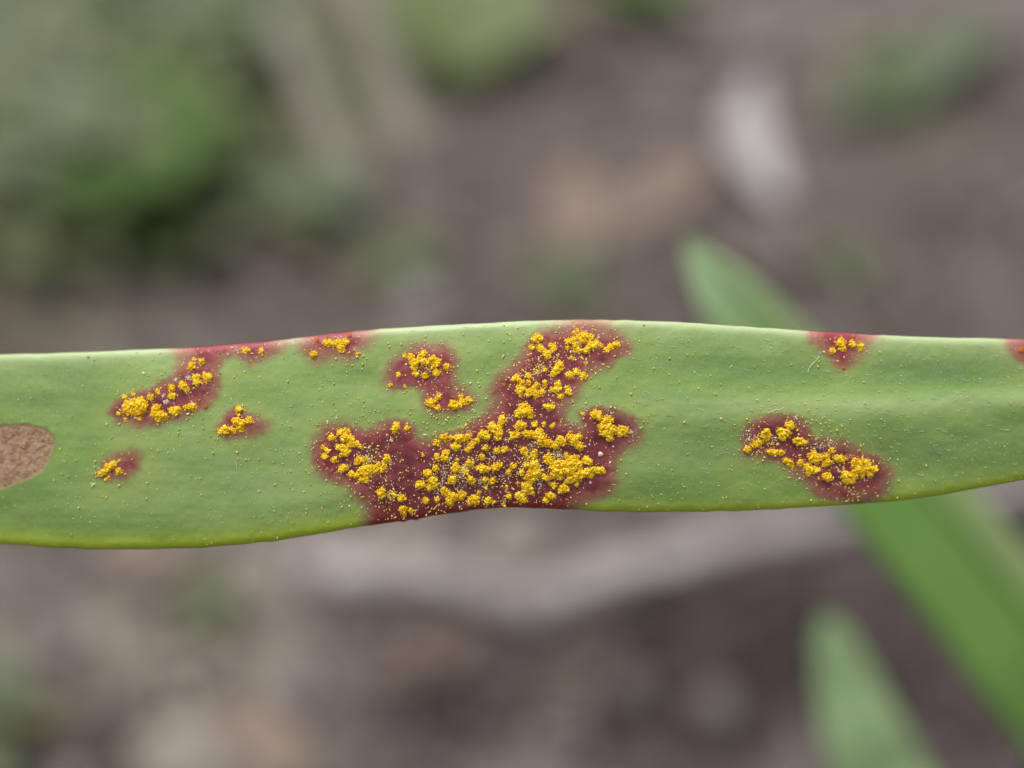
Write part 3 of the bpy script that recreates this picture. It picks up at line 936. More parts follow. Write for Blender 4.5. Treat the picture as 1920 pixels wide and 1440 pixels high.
def build_spotted_leaf():
    xs = np.concatenate([np.linspace(-1700, -200, 60)[:-1], np.arange(-200, -20, 8.0), np.arange(-20, 1945, 2.6), np.linspace(1950, 3450, 90)])
    n = len(xs)
    m = 150
    t = np.linspace(0, 1, m)
    t = 0.5 - 0.5 * np.cos(np.pi * t) * 1.0
    t = 0.35 * t + 0.65 * np.linspace(0, 1, m)              # a little denser at the margins
    X = np.repeat(xs[:, None], m, 1)
    ty, by = top_y(xs)[:, None], bot_y(xs)[:, None]
    Yf = by + (ty - by) * t[None, :]
    Zf = front_z(X.ravel(), Yf.ravel()).reshape(n, m)
    fld, s, which, dd = leaf_fields(X.ravel(), Yf.ravel())
    les = fld["les"].reshape(n, m)
    Zf = Zf + 1.6 * les * (1 + 0.6 * vnoise(X / 14.0, Yf / 12.0, 41)) * sstep(0, 25, np.minimum(by - Yf, Yf - ty)) \
        - 2.5 * fld["dead"].reshape(n, m) + 0.9 * fld["dead"].reshape(n, m) * vnoise(X / 3.0, Yf / 3.0, 42)
    # lower face, coarser
    tb = np.linspace(1, 0, 26)[1:-1]
    Xb = np.repeat(xs[:, None], len(tb), 1)
    Yb = by + (ty - by) * tb[None, :]
    d = np.minimum(by - Yb, Yb - ty)
    e = np.clip(1 - d / 15.0, 0, 1)
    Zb = front_z(Xb.ravel(), Yb.ravel()).reshape(Xb.shape) - THICK * np.sqrt(np.clip(1 - e * e, 0.0, 1)) - 0.2
    X = np.hstack([X, Xb])
    Y = np.hstack([Yf, Yb])
    Z = np.hstack([Zf, Zb])
    V = to_local(X, Y, Z)
    # analytic-like normals from the full closed grid
    du = np.gradient(V, axis=0)
    dv = np.roll(V, -1, 1) - np.roll(V, 1, 1)
    N = np.cross(du, dv)
    N /= np.linalg.norm(N, axis=2)[..., None] + 1e-20
    m2 = X.shape[1]
    idx = np.arange(n * m2).reshape(n, m2)
    nx = np.roll(idx, -1, 1)
    faces = np.stack([idx[:-1], idx[1:], nx[1:], nx[:-1]], -1).reshape(-1, 4)
    fb, _, _, _ = leaf_fields(Xb.ravel(), Yb.ravel())
    attrs = {}
    for k in fld:
        full = np.zeros((n, m2))
        full[:, :m] = fld[k].reshape(n, m)
        if k in ("margin_bottom", "les", "halo"):
            full[:, m:] = fb[k].reshape(Xb.shape)
        attrs[k] = full.ravel()
    mm = np.stack([X * KMM, Y * KMM, np.zeros_like(X)], -1).reshape(-1, 3)
    Vf, Nf = V.reshape(-1, 3), N.reshape(-1, 3)
    # which piece a face belongs to: 0 blade, 1..9 red spots, 10 dead patch
    piece = np.zeros(n * m2, int)
    fp = np.where(s.reshape(n, m) > -2.0, which.reshape(n, m) + 1, 0)
    fp = np.where(dd.reshape(n, m) > 0, 10, fp)
    full = np.zeros((n, m2), int)
    full[:, :m] = fp
    piece = full.ravel()[faces[:, 0]]
    wide = faces.max(1) - faces.min(1)

    leaf_root = empty("spotted_leaf", cam.location, cam.rotation_euler)
    leaf_root.location = C_ + F_ * FOCUS
    tag(leaf_root, "long green leaf in sharp focus with maroon spots and yellow rust pustules", "leaf")

    def sub(name, sel, parent, label=None):
        f = faces[sel]
        u, inv = np.unique(f, return_inverse=True)
        at_ = {k: v[u] for k, v in attrs.items()}
        at_["mm"] = mm[u]
        o = mesh_from(name, Vf[u], inv.reshape(-1, 4), M_LEAF, parent, attrs=at_, normals=Nf[u])
        if label:
            o["label"] = label
        return o
    sub("blade", piece == 0, leaf_root)
    spots = []
    labs = ["maroon blotch running from the leaf's upper margin down to a row of pustules", "small maroon spot with one branching pustule", "small maroon spot beside the dry brown patch",
            "crimson spot on the upper margin with a wedge of pustules", "maroon spot with a lower lobe of round pustules", "largest maroon blotch, densely covered with yellow pustules", "slanting maroon spot standing alone near the lower margin",
            "crimson spot on the upper margin standing alone", "crimson spot on the upper margin near the leaf's tip"]
    for i in range(9):
        spots.append(sub("red_spot", piece == i + 1, leaf_root, labs[i]))
    dead = sub("dry_patch", piece == 10, leaf_root, "dry tan-brown dead patch with a fibrous surface")
    # stalk and the branch that carries the leaf
    st = to_local(np.array([-1690., -1850, -2000]), np.array([860., 880, 930]), np.array([-500., -560, -640]))
    P = spline(st, 14)
    tv, tf = tube(P, np.linspace(0.0006, 0.0012, 14), 8)
    mesh_from("leaf_stalk", tv, tf, M_BARK, leaf_root, attrs={"tint": np.full(len(tv), 0.9)})
    inv = Matrix.Translation(Vector(C_ + F_ * FOCUS)) @ Matrix(np.array([R_, U_, -F_]).T.tolist()).to_4x4()
    inv = inv.inverted()
    tip = P[-1]
    foot_w = Vector((-0.16, 0.16, -0.01))
    foot = np.array(inv @ foot_w)
    topw = inv.inverted() @ Vector(tip) + Vector((0.01, 0.01, 0.22))
    topl = np.array(inv @ topw)
    P2 = spline([foot, foot * 0.5 + tip * 0.5 + np.array([0.006, 0, 0.004]), tip, topl], 30)
    tv, tf = tube(P2, np.linspace(0.0035, 0.0012, 30), 9, 0.05)
    mesh_from("branch", tv, tf, M_BARK, leaf_root, attrs={"tint": np.full(len(tv), 0.3)})
    return leaf_root, spots, dead


LEAF, SPOTS, DEAD = build_spotted_leaf()


def surf(x, y, h=0.0):
    """points on the spotted leaf's upper face, h drawing units above it"""
    x, y = np.atleast_1d(np.asarray(x, float)), np.atleast_1d(np.asarray(y, float))
    return to_local(x, y, front_z(x, y) + h)


# ------------------------------------------------------------------ grains
_ph = (1 + 5 ** 0.5) / 2
ICO_V = np.array([(-1, _ph, 0), (1, _ph, 0), (-1, -_ph, 0), (1, -_ph, 0), (0, -1, _ph), (0, 1, _ph), (0, -1, -_ph), (0, 1, -_ph), (_ph, 0, -1), (_ph, 0, 1), (-_ph, 0, -1), (-_ph, 0, 1)], float)
ICO_V /= np.linalg.norm(ICO_V[0])
ICO_F = np.array([(0, 11, 5), (0, 5, 1), (0, 1, 7), (0, 7, 10), (0, 10, 11), (1, 5, 9), (5, 11, 4), (11, 10, 2), (10, 7, 6), (7, 1, 8), (3, 9, 4), (3, 4, 2), (3, 2, 6), (3, 6, 8), (3, 8, 9), (4, 9, 5), (2, 4, 11), (6, 2, 10), (8, 6, 7), (9, 8, 1)])
OCT_V = np.array([(1, 0, 0), (-1, 0, 0), (0, 1, 0), (0, -1, 0), (0, 0, 1), (0, 0, -1)], float)
OCT_F = np.array([(0, 2, 4), (2, 1, 4), (1, 3, 4), (3, 0, 4), (2, 0, 5), (1, 2, 5), (3, 1, 5), (0, 3, 5)])


def rand_rot(n):
    q = rng.normal(size=(n, 4))
    q /= np.linalg.norm(q, axis=1)[:, None]
    w, x, y, z = q.T
    return np.stack([np.stack([1 - 2 * (y * y + z * z), 2 * (x * y - z * w), 2 * (x * z + y * w)], -1),
                     np.stack([2 * (x * y + z * w), 1 - 2 * (x * x + z * z), 2 * (y * z - x * w)], -1),
                     np.stack([2 * (x * z - y * w), 2 * (y * z + x * w), 1 - 2 * (x * x + y * y)], -1)], 1)


def blobs(cent, rad, aspect=1.6, rot=None, base=ICO_V, facs=ICO_F, jitter=0.18):
    """cent (n,3) metres, rad (n,) metres -> verts, faces, owner index"""
    n = len(cent)
    k = len(base)
    sc = np.stack([rng.uniform(1, aspect, n), rng.uniform(0.75, 1.1, n), rng.uniform(0.7, 1.05, n)], -1)
    L = base[None] * (1 + rng.uniform(-jitter, jitter, (n, k, 1)))
    L = L * sc[:, None, :] * rad[:, None, None]
    Rm = rand_rot(n) if rot is None else rot
    W = np.einsum('nij,nkj->nki', Rm, L) + cent[:, None, :]
    F = facs[None] + (np.arange(n) * k)[:, None, None]
    return W.reshape(-1, 3), F.reshape(-1, 3), np.repeat(np.arange(n), k)


UM = KMM / 1000                    # metres per drawing unit

# crop frames (x0, y0, units per pixel) in which the pustule outlines were measured
CR = {1: (160, 640, 4.8), 2: (560, 600, 5.647), 3: (580, 780, 6.546), 4: (920, 590, 6.4), 5: (760, 740, 6.0), 6: (940, 740, 6.0), 7: (1380, 760, 6.0), 8: (1480, 600, 4.364)}
PUST = {
1: [[(380,590,58),(440,575,65),(500,580,65),(470,630,50),(400,630,50),(530,560,45),(495,530,35),(530,610,35)],[(355,500,22)],[(430,478,20)],[(300,655,18)],[(357,700,15)],[(490,695,20)],[(592,502,38)],[(652,452,30)],
    [(640,600,45),(620,650,42),(660,660,52),(705,675,42),(655,690,35)],[(785,620,40),(830,615,35),(805,645,35)],[(905,590,28),(945,590,40),(980,588,25)],[(780,420,38)],[(780,490,42)],
    [(870,385,30),(890,405,38),(915,438,28),(855,410,22)],[(985,325,32),(1010,310,28),(1000,370,38),(1035,365,18),(965,330,15)],[(1085,325,38),(1115,325,30),(1090,355,20),(1110,300,20)],[(958,220,40)],[(1048,180,32)],[(985,163,18)],
    [(1440,90,26),(1420,70,15),(1470,80,15)],[(1585,88,28)],
    [(1380,610,35),(1380,660,18),(1360,720,45),(1410,740,40),(1470,710,38),(1400,790,35),(1340,800,35),(1260,800,45),(1225,810,35),(1300,790,30)],
    [(250,1110,38),(210,1130,40),(175,1165,35),(140,1195,28),(270,1100,25)],[(300,1165,30)],[(210,1220,16),(190,1245,11)],[(305,1075,14)]],
2: [[(270,240,28),(310,255,45),(370,250,45),(430,240,45),(500,235,40),(455,290,42),(470,325,25)],[(160,360,42)],[(625,360,20)],
    [(1125,375,18),(1190,395,45),(1220,450,55),(1230,500,45),(1290,390,50),(1330,350,35),(1300,430,45)],[(1350,450,45),(1420,420,55),(1460,460,50),(1430,480,40),(1480,430,35)],
    [(1570,495,42)],[(1465,555,48),(1440,555,25)],[(1235,570,40)],[(1335,585,42)],[(1062,578,32)],[(978,690,20)],[(1125,700,12)],[(1400,878,55)],[(1475,815,38)],[(1475,930,35)],
    [(1630,890,45),(1690,895,50),(1650,910,40),(1720,815,35),(1740,870,40),(1790,850,40),(1825,855,20)]],
3: [[(270,270,45),(300,260,30)],[(370,200,45),(440,200,50),(480,180,25),(440,270,70),(510,290,55),(560,340,55),(610,370,40),(500,350,50),(630,375,25)],
    [(360,390,45),(420,390,65),(440,450,60),(480,430,40),(400,470,40)],[(180,390,38)],[(185,500,45),(215,440,25),(245,420,15)],[(305,540,48),(320,505,25)],[(410,640,55),(380,670,35),(450,640,35)],
    [(610,545,50),(660,530,45),(580,570,30)],[(520,715,50),(580,730,45),(640,680,60),(690,640,65),(690,720,55),(690,790,45),(640,780,40),(760,640,55),(730,700,45)],
    [(800,670,45),(860,660,50),(840,610,45),(920,630,45),(890,680,30),(945,520,48),(960,500,35),(910,560,35),(970,545,25)],
    [(1040,160,40),(1070,110,40),(1060,140,45),(1045,195,25),(1095,100,22)],[(1205,145,38),(1180,165,15)],[(885,940,65),(880,990,35)],[(1020,950,28),(1050,980,30)],[(1125,1005,55),(1160,1000,30)],
    [(1160,1130,50),(1130,1140,35),(1165,1190,40)],[(1245,1155,38)]],
4: [[(555,285,60),(590,270,40),(520,300,35)],[(490,395,38)],[(590,390,45),(620,430,45),(680,460,45),(740,380,55),(745,430,45),(685,510,38),(650,470,35)],[(1040,190,26),(1000,220,20)],
    [(930,320,50),(990,310,50),(1010,370,45),(1030,420,45),(1080,430,35)],[(920,395,28)],[(1100,250,55),(1150,250,45),(1200,265,40),(1110,310,50),(1060,280,40)],
    [(1200,360,55),(1270,360,50),(1320,370,35),(1150,420,45),(1140,450,25),(1180,390,40),(1240,390,35)],[(1390,430,45),(1440,395,48),(1500,365,48),(1535,365,30)],[(965,525,30),(995,540,18)],[(1088,520,15)],[(1140,585,22)],
    [(820,610,55),(800,660,60),(760,690,50),(740,720,35),(845,640,40),(840,590,30)],[(655,660,32)],[(945,725,50),(975,735,30),(915,730,25)],[(1040,690,45),(1020,680,25)],[(1115,740,50),(1090,735,30)],
    [(300,765,55),(335,765,30),(260,770,25)],[(450,735,38)],[(375,820,40),(350,890,60),(390,890,40),(330,920,40),(355,950,30)],[(460,820,35)],[(550,845,45),(520,870,30)],[(650,810,32),(655,840,20)],
    [(470,930,55),(450,960,40),(530,950,50),(510,900,45),(580,950,40),(630,925,32),(540,985,25)],[(800,840,50),(750,900,45),(780,910,50),(820,890,40),(790,880,40),(820,820,30)],[(835,985,38)],[(920,880,32),(925,920,38),(945,945,28)]],
5: [[(1100,290,50),(1085,260,40),(1070,320,35)],[(970,370,55),(1010,400,55),(1050,430,55),(990,340,40),(1040,480,45),(1060,360,40)],[(860,440,50),(900,450,50),(920,480,45),(840,470,35)],[(435,485,48)],[(350,545,45)],[(510,480,32)],
    [(590,490,50),(650,490,50),(700,480,45),(725,455,32),(600,520,30)],[(815,515,38)],[(740,570,50),(710,610,40),(690,630,25),(760,540,30)],[(560,585,50),(595,580,35),(520,575,25),(570,620,20)],[(900,605,42)],[(865,695,35),(865,725,22)],
    [(1030,635,40)],[(1110,625,40),(1140,610,25)],[(360,700,40)],[(445,650,42),(475,650,30)],[(435,710,45),(465,715,28)],[(195,675,25)],[(585,735,25)],[(565,820,55),(590,840,35),(550,850,35)],[(720,775,45),(750,770,28),(690,770,20)],
    [(240,880,48),(280,875,30)],[(340,835,45)],[(160,1015,55),(190,1010,40)],[(300,970,55),(330,960,40),(310,1020,50),(270,1050,40),(340,1030,35)],[(690,870,30)],[(820,830,38),(880,830,55),(920,835,40),(860,860,25)],[(1010,810,50),(1060,795,40),(1000,840,25)],
    [(525,965,50),(545,945,35),(500,990,25)],[(735,960,50),(760,985,30)],[(895,955,38)],[(980,975,45)],[(905,1045,18)],[(440,1080,45),(480,1110,50),(520,1150,55),(500,1190,55),(560,1150,45),(500,1230,30),(430,1110,25)],
    [(630,1130,50),(655,1120,35),(630,1165,30)],[(760,1180,60),(800,1160,40),(730,1210,40),(790,1200,40)],[(820,1100,25)],[(225,1190,40),(235,1220,20)],[(355,1180,36),(375,1235,16)],[(920,1200,42),(940,1170,28)],[(990,1210,24)],[(640,375,16)]],
6: [[(200,190,55),(260,140,60),(310,190,60),(250,200,60),(330,240,40),(190,230,35)],[(535,140,50),(575,145,35),(490,130,30),(545,170,25)],[(200,330,50),(190,360,45),(250,350,45)],[(380,330,42)],[(475,320,30),(480,350,20)],[(572,350,32)],
    [(130,460,50),(170,450,50),(120,490,30)],[(270,440,45),(330,440,50),(390,450,55),(430,410,50),(450,480,60),(460,530,55),(520,540,55),(580,560,50),(610,590,30),(420,530,35)],[(660,500,50),(690,540,50),(640,530,40)],
    [(780,480,50),(830,500,55),(880,470,40),(860,560,50),(890,600,40),(800,540,40)],[(1060,220,55),(1100,250,50),(1040,240,35),(1110,210,30)],
    [(1200,280,60),(1150,320,50),(1130,370,50),(1200,370,60),(1180,430,60),(1250,400,60),(1220,490,45),(1130,430,40),(1240,300,30)],[(1330,400,55),(1390,390,45),(1340,440,40),(1390,440,30)],[(915,210,20)],
    [(255,640,45),(250,610,30),(275,680,30)],[(385,640,32),(350,690,42),(390,680,20)],[(540,700,45),(500,700,40),(550,750,45),(520,750,35)],
    [(730,690,35),(830,720,50),(770,740,50),(650,770,55),(590,800,60),(700,790,60),(800,800,70),(870,790,50),(620,860,60),(700,860,60),(590,900,50),(780,860,60),(880,840,40),(660,930,40)],[(950,740,50),(990,760,45),(970,710,30)],
    [(840,930,55),(770,960,50),(900,900,55),(960,880,60),(1020,850,50),(1000,910,45),(1090,850,45),(1140,860,40),(1130,820,20),(730,980,30)],
    [(340,800,60),(390,800,50),(400,760,30),(350,870,60),(410,880,50),(300,930,50),(370,940,50),(270,790,25),(330,980,30)],[(490,930,45),(520,940,35)],[(230,880,38)],[(85,870,32)],[(135,800,40)],
    [(290,1030,55),(320,1070,50),(280,1090,50),(240,1020,30),(350,1110,30)],[(200,1150,50),(245,1180,50),(185,1120,30)],[(700,1060,55),(740,1070,35),(660,1080,30),(700,1030,25)],[(590,1020,40)],[(560,1140,45),(510,1120,25),(590,1150,25)],[(500,1190,36)],
    [(85,1145,40)],[(65,1040,32)],[(25,1235,22)],[(185,1000,24)],[(845,1020,28)]],
7: [[(130,490,42),(125,525,22)],[(210,440,45),(260,425,45)],[(340,310,55),(345,360,50),(320,340,45),(380,340,25)],[(410,420,22),(465,440,20)],[(500,300,50),(560,310,55),(520,350,55),(590,310,35)],[(605,225,55),(640,240,35),(690,272,15)],
    [(680,400,45),(730,410,50),(780,420,35)],[(385,525,40),(440,530,45),(510,535,40)],[(560,620,38),(610,645,45),(635,690,25)],[(730,650,45)],[(800,690,40),(830,730,50),(890,730,50),(930,730,25),(810,770,30)],
    [(840,570,50),(890,570,55),(870,530,30),(900,620,45),(850,620,35)],[(960,590,50),(1020,570,45),(1040,640,45),(1000,660,40)],[(1075,510,42)],[(1130,595,45),(1180,600,45),(1235,605,28)],[(1030,800,55),(1000,800,40),(1040,835,30)],[(930,825,20)],[(1050,735,22)],
    [(1230,790,60),(1280,800,60),(1240,840,50),(1300,850,40),(1340,800,40)],[(1340,640,55),(1420,640,60),(1470,660,60),(1400,710,65),(1480,720,60),(1550,720,50),(1340,730,50),(1420,780,40),(1500,780,35),(1580,730,25)]],
8: [[(425,185,40),(400,190,25),(440,230,32)],[(515,198,32)],[(583,220,32)],[(350,253,26)]],
}
ALLDISCS = []


def spot_of(x, y):
    P = np.array([[x, y]])
    return int(np.argmax([signed_dist(P, L)[0] for L in LESIONS]))


def pustule(discs, mat=M_RUST, name="rust_pustule", tint0=0.6):
    D = np.array(discs, float)                       # x, y, r in drawing units
    ALLDISCS.extend(discs)
    cx, cy = D[:, 0].mean(), D[:, 1].mean()
    # mound: jittered sample points over the union of discs, lifted onto domes
    pts, rad, own_h = [], [], []
    for x, y, r in D:
        n = max(8, int(math.pi * r * r / 1.7))
        a = rng.uniform(0, 2 * math.pi, n)
        q = np.sqrt(rng.uniform(0, 1, n)) * r * (1.0 + 0.16 * np.sin(a * 3 + x) + 0.10 * np.sin(a * 7 + y))
        X, Y = x + q * np.cos(a), y + q * np.sin(a)
        h = 0.0 * X
        for ox, oy, orr in D:
            dd = (X - ox) ** 2 + (Y - oy) ** 2
            h = np.maximum(h, np.sqrt(np.clip(orr * orr - dd, 0, None)) * 0.80)
        lump = vnoise(X / 4.6 + 50, Y / 4.6, 51)
        fin = vnoise(X / 3.0, Y / 3.0 + 30, 52)
        h = h * (0.74 + 0.30 * lump + 0.34 * fin) + 1.1 * rng.uniform(-1, 1, n)
        pts.append(np.stack([X, Y, np.maximum(h, 0.5)], 1))
        rad.append((0.6 + 1.1 * rng.random(n) ** 1.8) * (1 + 0.9 * (rng.random(n) < 0.05)))
    P = np.concatenate(pts)
    rd = np.concatenate(rad)
    lumpv = vnoise(P[:, 0] / 7.0 + 90, P[:, 1] / 7.0, 57)
    # crumbs fallen around the rim
    nr = int(3 + 0.8 * D[:, 2].sum())
    k = rng.integers(0, len(D), nr)
    a = rng.uniform(0, 2 * math.pi, nr)
    q = D[k, 2] * rng.uniform(1.0, 1.45, nr)
    Rm = np.stack([D[k, 0] + q * np.cos(a), D[k, 1] + q * np.sin(a), np.full(nr, 1.0)], 1)
    rr = rng.uniform(0.6, 1.4, nr)
    P2 = np.concatenate([P, Rm])
    r2 = np.concatenate([rd, rr])
    tint = np.clip(np.concatenate([tint0 + 0.22 * lumpv + rng.normal(0, 0.16, len(P)), rng.normal(0.45, 0.25, nr)]), 0, 1)
    W, F, own = blobs(surf(P2[:, 0], P2[:, 1], P2[:, 2]), r2 * UM, 1.9)
    # solid cores under the grains so nothing shows through
    core_c = surf(D[:, 0], D[:, 1], 0.5)
    base = np.array(core_c)
    cv = ICO_V[None] * (D[:, 2][:, None, None] * 0.86 * UM) * np.array([1, 1, 0.72])[None, None]
    cv = cv + base[:, None, :]
    cf = ICO_F[None] + (np.arange(len(D)) * 12)[:, None, None] + len(W)
    V = np.concatenate([W, cv.reshape(-1, 3)])
    Fa = np.concatenate([F, cf.reshape(-1, 3)])
    T = np.concatenate([tint[own], np.full(len(D) * 12, 0.15)])
    o = mesh_from(name, V, Fa, mat, SPOTS[spot_of(cx, cy)], smooth=True, attrs={"tint": T})
    o["kind"] = "stuff"
    return o


NP = 0
for c, lst in PUST.items():
    x0, y0, s_ = CR[c]
    for discs in lst:
        pustule([(x0 + x / s_, y0 + y / s_, 0.93 * r / s_) for x, y, r in discs])
        NP += 1

# young unopened orange pustules: low smooth domes
def dome(x, y, r, mat, name, tint, parent, flat=0.5):
    th = np.linspace(0, math.pi / 2, 5)
    ph = np.linspace(0, 2 * math.pi, 10, endpoint=False)
    pts = []
    for t_ in th:
        for p in ph:
            w = r * math.sin(t_) * (1 + 0.12 * math.sin(3 * p + x))
            pts.append((x + w * math.cos(p), y + w * math.sin(p), r * flat * math.cos(t_)))
    P = np.array(pts)
    V = surf(P[:, 0], P[:, 1], P[:, 2] + 0.4)
    idx = np.arange(50).reshape(5, 10)
    nx = np.roll(idx, -1, 1)
    F = np.stack([idx[:-1], nx[:-1], nx[1:], idx[1:]], -1).reshape(-1, 4)
    return mesh_from(name, V, F, mat, parent, attrs={"tint": np.full(50, tint)})


for x, y, r in [(386, 763, 4.5), (1600, 630, 5.0), (1916, 657, 7.0), (595, 637, 4.5), (655, 629, 5), (615, 632, 3.5), (945, 722, 4), (1690 - 108, 690, 4)]:
    dome(x, y, r, M_ORANGE, "young_pustule", 0.6, SPOTS[spot_of(x, y)])
dome(940 + 1115 / 6, 740 + 670 / 6, 5.2, M_PALE, "pale_egg", 0.72, SPOTS[5], 0.8)
dome(940 + 1002 / 6, 740 + 990 / 6, 3.4, M_PALE, "pale_egg", 0.6, SPOTS[5], 0.8)

# ------------------------------------------------------------------ loose dust
DISC = np.array(ALLDISCS)


def disc_dist(x, y):
    d = np.full(len(x), 1e9)
    for cx, cy, r in DISC:
        d = np.minimum(d, np.hypot(x - cx, y - cy) - r)
    return d


def dust(name, n_try, accept, rlo, rhi, mat, tmean, tsd, parent=LEAF, aspect=2.2):
    x = rng.uniform(-20, 1940, n_try)
    y = rng.uniform(595, 1035, n_try)
    ok = (y > top_y(x) + 3) & (y < bot_y(x) - 3)
    x, y = x[ok], y[ok]
    d = disc_dist(x, y)
    sd = np.stack([signed_dist(np.stack([x, y], 1), L) for L in LESIONS]).max(0)
    p = accept(x, y, d, sd)
    ok = rng.random(len(x)) < p
    x, y = x[ok], y[ok]
    n = len(x)
    r = rlo + (rhi - rlo) * rng.random(n) ** 2.2
    W, F, own = blobs(surf(x, y, r * 0.4 + 0.6), r * UM, aspect, base=OCT_V, facs=OCT_F)
    T = np.clip(rng.normal(tmean, tsd, n), 0, 1)[own]
    o = mesh_from(name, W, F, mat, parent, smooth=True, attrs={"tint": T})
    o["kind"] = "stuff"
    return o


patch = lambda x, y: 0.55 + 0.45 * vnoise(x / 60, y / 45, 61)
notdead = lambda x, y: (signed_dist(np.stack([x, y], 1), DEADPATCH) < -4)
dust("spore_dust", 42000, lambda x, y, d, sd: np.clip((0.16 * np.exp(-np.clip(d, 0, None) / 16) + 0.05 * np.exp(-np.clip(d, 0, None) / 60) + 0.060 * (sd > 0)) * (d > -1) * (0.5 + patch(x, y)), 0, 1), 0.6, 2.2, M_DUST, 0.45, 0.3)
dust("pale_dust", 42000, lambda x, y, d, sd: (0.080 + 0.090 * (sd > -5)) * patch(x, y) * (0.35 + 0.65 * sstep(300, 520, x)) * (d > 0) * notdead(x, y), 0.45, 1.15, M_DUST, 0.95, 0.12)
dust("yellow_specks", 30000, lambda x, y, d, sd: 0.040 * patch(x + 400, y) * (d > 3) * notdead(x, y), 0.6, 1.5, M_DUST, 0.5, 0.2)


def debris_zone(name, zones, dens, mat, tm, ts, rlo=0.7, rhi=1.9, asp=3.5):
    C, Rr = [], []
    for x, y, r in zones:
        n = int(dens * r * r)
        a, q = rng.uniform(0, 2 * math.pi, n), np.abs(rng.normal(0, 0.6, n)) * r
        X, Y = x + q * np.cos(a), y + q * np.sin(a)
        ok = (disc_dist(X, Y) > -1.5) & (Y > top_y(X) + 5) & (Y < bot_y(X) - 5)
        C.append(np.stack([X[ok], Y[ok]], 1))
    C = np.concatenate(C)
    r = rng.uniform(rlo, rhi, len(C))
    W, F, own = blobs(surf(C[:, 0], C[:, 1], 0.9), r * UM, asp, base=OCT_V, facs=OCT_F)
    o = mesh_from(name, W, F, mat, LEAF, smooth=True, attrs={"tint": np.clip(rng.normal(tm, ts, len(C)), 0, 1)[own]})
    o["kind"] = "stuff"


z5 = [(760 + x / 6, 740 + y / 6, r / 6) for x, y, r in [(640, 620, 70), (520, 700, 60), (450, 880, 80), (420, 1000, 60), (650, 1040, 110), (700, 830, 60), (1000, 720, 80), (1130, 480, 50), (1150, 720, 80), (1090, 900, 60), (830, 960, 60), (1170, 260, 40), (280, 800, 35), (340, 1100, 60), (950, 1100, 80)]]
z6 = [(940 + x / 6, 740 + y / 6, r / 6) for x, y, r in [(640, 670, 80), (340, 560, 60), (180, 700, 60), (440, 1000, 80), (420, 1100, 60), (1450, 430, 50), (960, 340, 40), (790, 330, 45), (780, 420, 22), (60, 480, 40), (440, 720, 40), (30, 1210, 40)]]
z1 = [(160 + x / 4.8, 640 + y / 4.8, r / 4.8) for x, y, r in [(820, 350, 22), (930, 330, 32), (700, 495, 28), (735, 545, 26), (800, 560, 26), (1490, 20, 10)]]
z3 = [(580 + x / 6.546, 780 + y / 6.546, r / 6.546) for x, y, r in [(700, 490, 60), (510, 610, 40), (1000, 280, 50), (1020, 950, 25)]]
z7 = [(1380 + x / 6, 760 + y / 6, r / 6) for x, y, r in [(450, 380, 60), (950, 470, 60), (1160, 740, 35), (680, 150, 30), (170, 380, 60), (1060, 430, 50)]]
debris_zone("pale_crust", z5 + z6 + z3, 0.48, M_PALE, 0.55, 0.35, 0.5, 1.5)
debris_zone("grey_crust", z1, 1.6, M_PALE, 0.62, 0.2, 0.9, 2.0, 1.8)
debris_zone("pale_crumbs", z7, 0.45, M_PALE, 0.6, 0.3)
debris_zone("spore_crumbs", [(870, 880, 110), (1000, 850, 110), (690, 860, 80), (1010, 700, 70), (730, 930, 50), (1540, 850, 60), (800, 690, 40), (1090, 640, 60), (1420, 820, 40), (1600, 900, 50)], 0.075, M_DUST, 0.35, 0.25, 0.7, 2.1, 2.0)


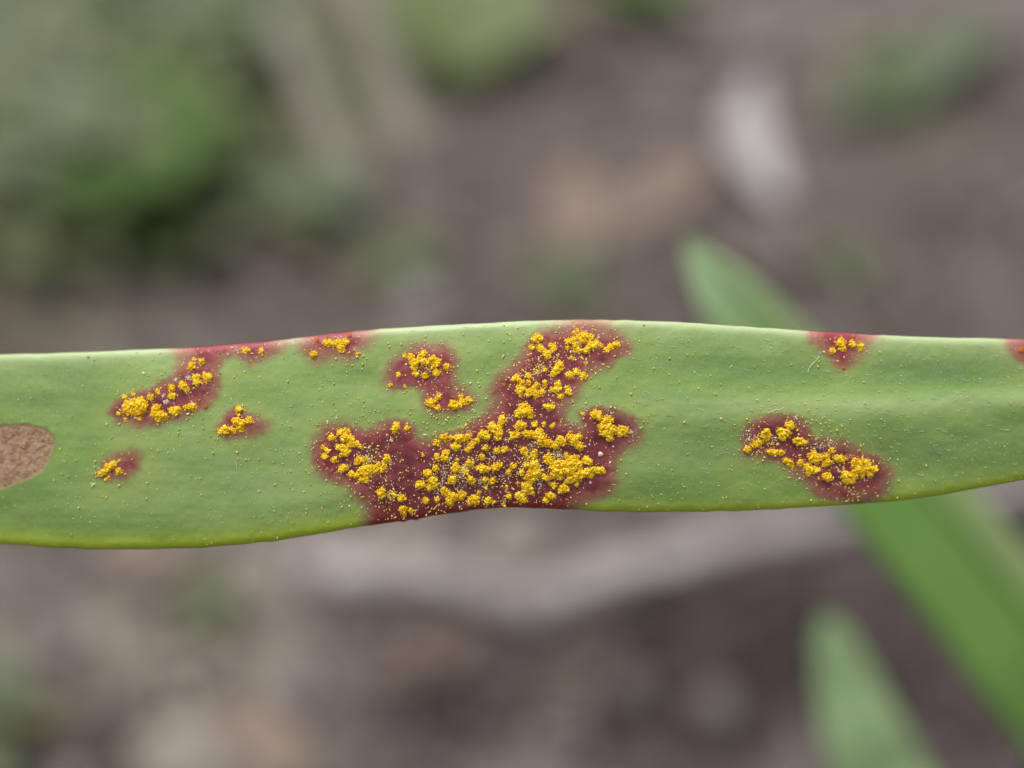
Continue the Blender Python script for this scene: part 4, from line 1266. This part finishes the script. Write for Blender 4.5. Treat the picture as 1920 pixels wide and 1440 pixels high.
# ------------------------------------------------------------------ fine hairs and dry fibres
def hairs(name, n, xr, yr, lo, hi, rad, mat, parent, ang_sd=0.2, ang0=0.0, accept=None, lift=0.8, h0=0.0):
    VV, FF, TT = [], [], []
    b = 0
    got = 0
    while got < n:
        x, y = rng.uniform(*xr), rng.uniform(*yr)
        if not (top_y(np.array([x]))[0] + 6 < y < bot_y(np.array([x]))[0] - 6) or (accept and not accept(x, y)):
            n -= 0.2
            continue
        got += 1
        ln = rng.uniform(lo, hi)
        a = rng.normal(ang0, ang_sd)
        cv = rng.normal(0, 0.18)
        u = np.linspace(-0.5, 0.5, 4)
        X = x + ln * (u * math.cos(a) - cv * (4 * u * u) * math.sin(a) * 0.5)
        Y = y + ln * (u * math.sin(a) + cv * (4 * u * u) * math.cos(a) * 0.5)
        P = surf(X, Y, h0 + lift * (1 + 0.6 * (1 - 4 * u * u)))
        r = rad * UM * np.array([0.4, 1, 0.9, 0.3])
        for i in range(4):
            for k in range(3):
                t_ = k * 2.094
                VV.append(P[i] + np.array([-math.sin(a), -math.cos(a), 0]) * r[i] * math.cos(t_) + np.array([0, 0, 1]) * r[i] * math.sin(t_))
        for i in range(3):
            for k in range(3):
                k2 = (k + 1) % 3
                FF.append((b + i * 3 + k, b + i * 3 + k2, b + i * 3 + 3 + k2, b + i * 3 + 3 + k))
        TT += [np.clip(rng.normal(0.5, 0.3), 0, 1)] * 12
        b += 12
    o = mesh_from(name, np.array(VV), np.array(FF), mat, parent, attrs={"tint": np.array(TT)})
    o["kind"] = "stuff"


hairs("leaf_hair", 190, (1180, 1930), (630, 900), 5, 15, 0.55, M_HAIR, LEAF, 0.22, 0.03, lift=0.35)
hairs("leaf_hair", 130, (280, 1180), (630, 980), 4, 10, 0.50, M_HAIR, LEAF, 0.7, -0.2, lift=0.35, accept=lambda x, y: disc_dist(np.array([x]), np.array([y]))[0] > 2)
_dp = lambda x, y: signed_dist(np.array([[x, y]]), DEADPATCH)[0] > 3
hairs("dry_fibre", 380, (-60, 108), (795, 922), 5, 15, 0.55, M_FIBRE, DEAD, 0.55, -0.1, accept=_dp, lift=0.3, h0=-2.3)


def filament(pts, rad, tint, name="stray_fibre", mat=M_HAIR, lift=2.0):
    S = spline(np.array(pts, float), 14)
    P = surf(S[:, 0], S[:, 1], 0.5 * lift + 0.4 * np.sin(np.arange(14)))
    V, F = tube(P, np.full(14, 0.62 * rad * UM), 5)
    mesh_from(name, V, F, mat, LEAF, attrs={"tint": np.full(len(V), tint)})


filament([(1536, 668), (1530, 676), (1522, 684), (1516, 692), (1515, 699)], 0.9, 0.8)
filament([(605, 818), (620, 809), (632, 803), (645, 793)], 0.5, 0.2, mat=M_DUST)
filament([(883, 770), (888, 768), (892, 771)], 0.8, 1.0)
filament([(735, 909), (738, 915), (741, 922)], 0.9, 1.0, mat=M_PALE)
filament([(1438, 775), (1452, 770), (1465, 767), (1470, 764)], 0.6, 0.9)
filament([(440, 865), (443, 870), (444, 878)], 0.6, 0.8)
filament([(1566, 906), (1576, 912), (1586, 914), (1594, 917)], 0.8, 0.3, mat=M_DUST)
filament([(529, 742), (532, 735), (535, 726)], 0.6, 0.4)
filament([(748, 700), (757, 700), (764, 701)], 0.5, 0.6)
filament([(172, 911), (178, 907)], 2.2, 1.0, mat=M_PALE, name="white_fleck", lift=0.6)
print("pustules", NP, "tris", sum(len(o.data.polygons) for o in bpy.data.objects if o.type == 'MESH'))
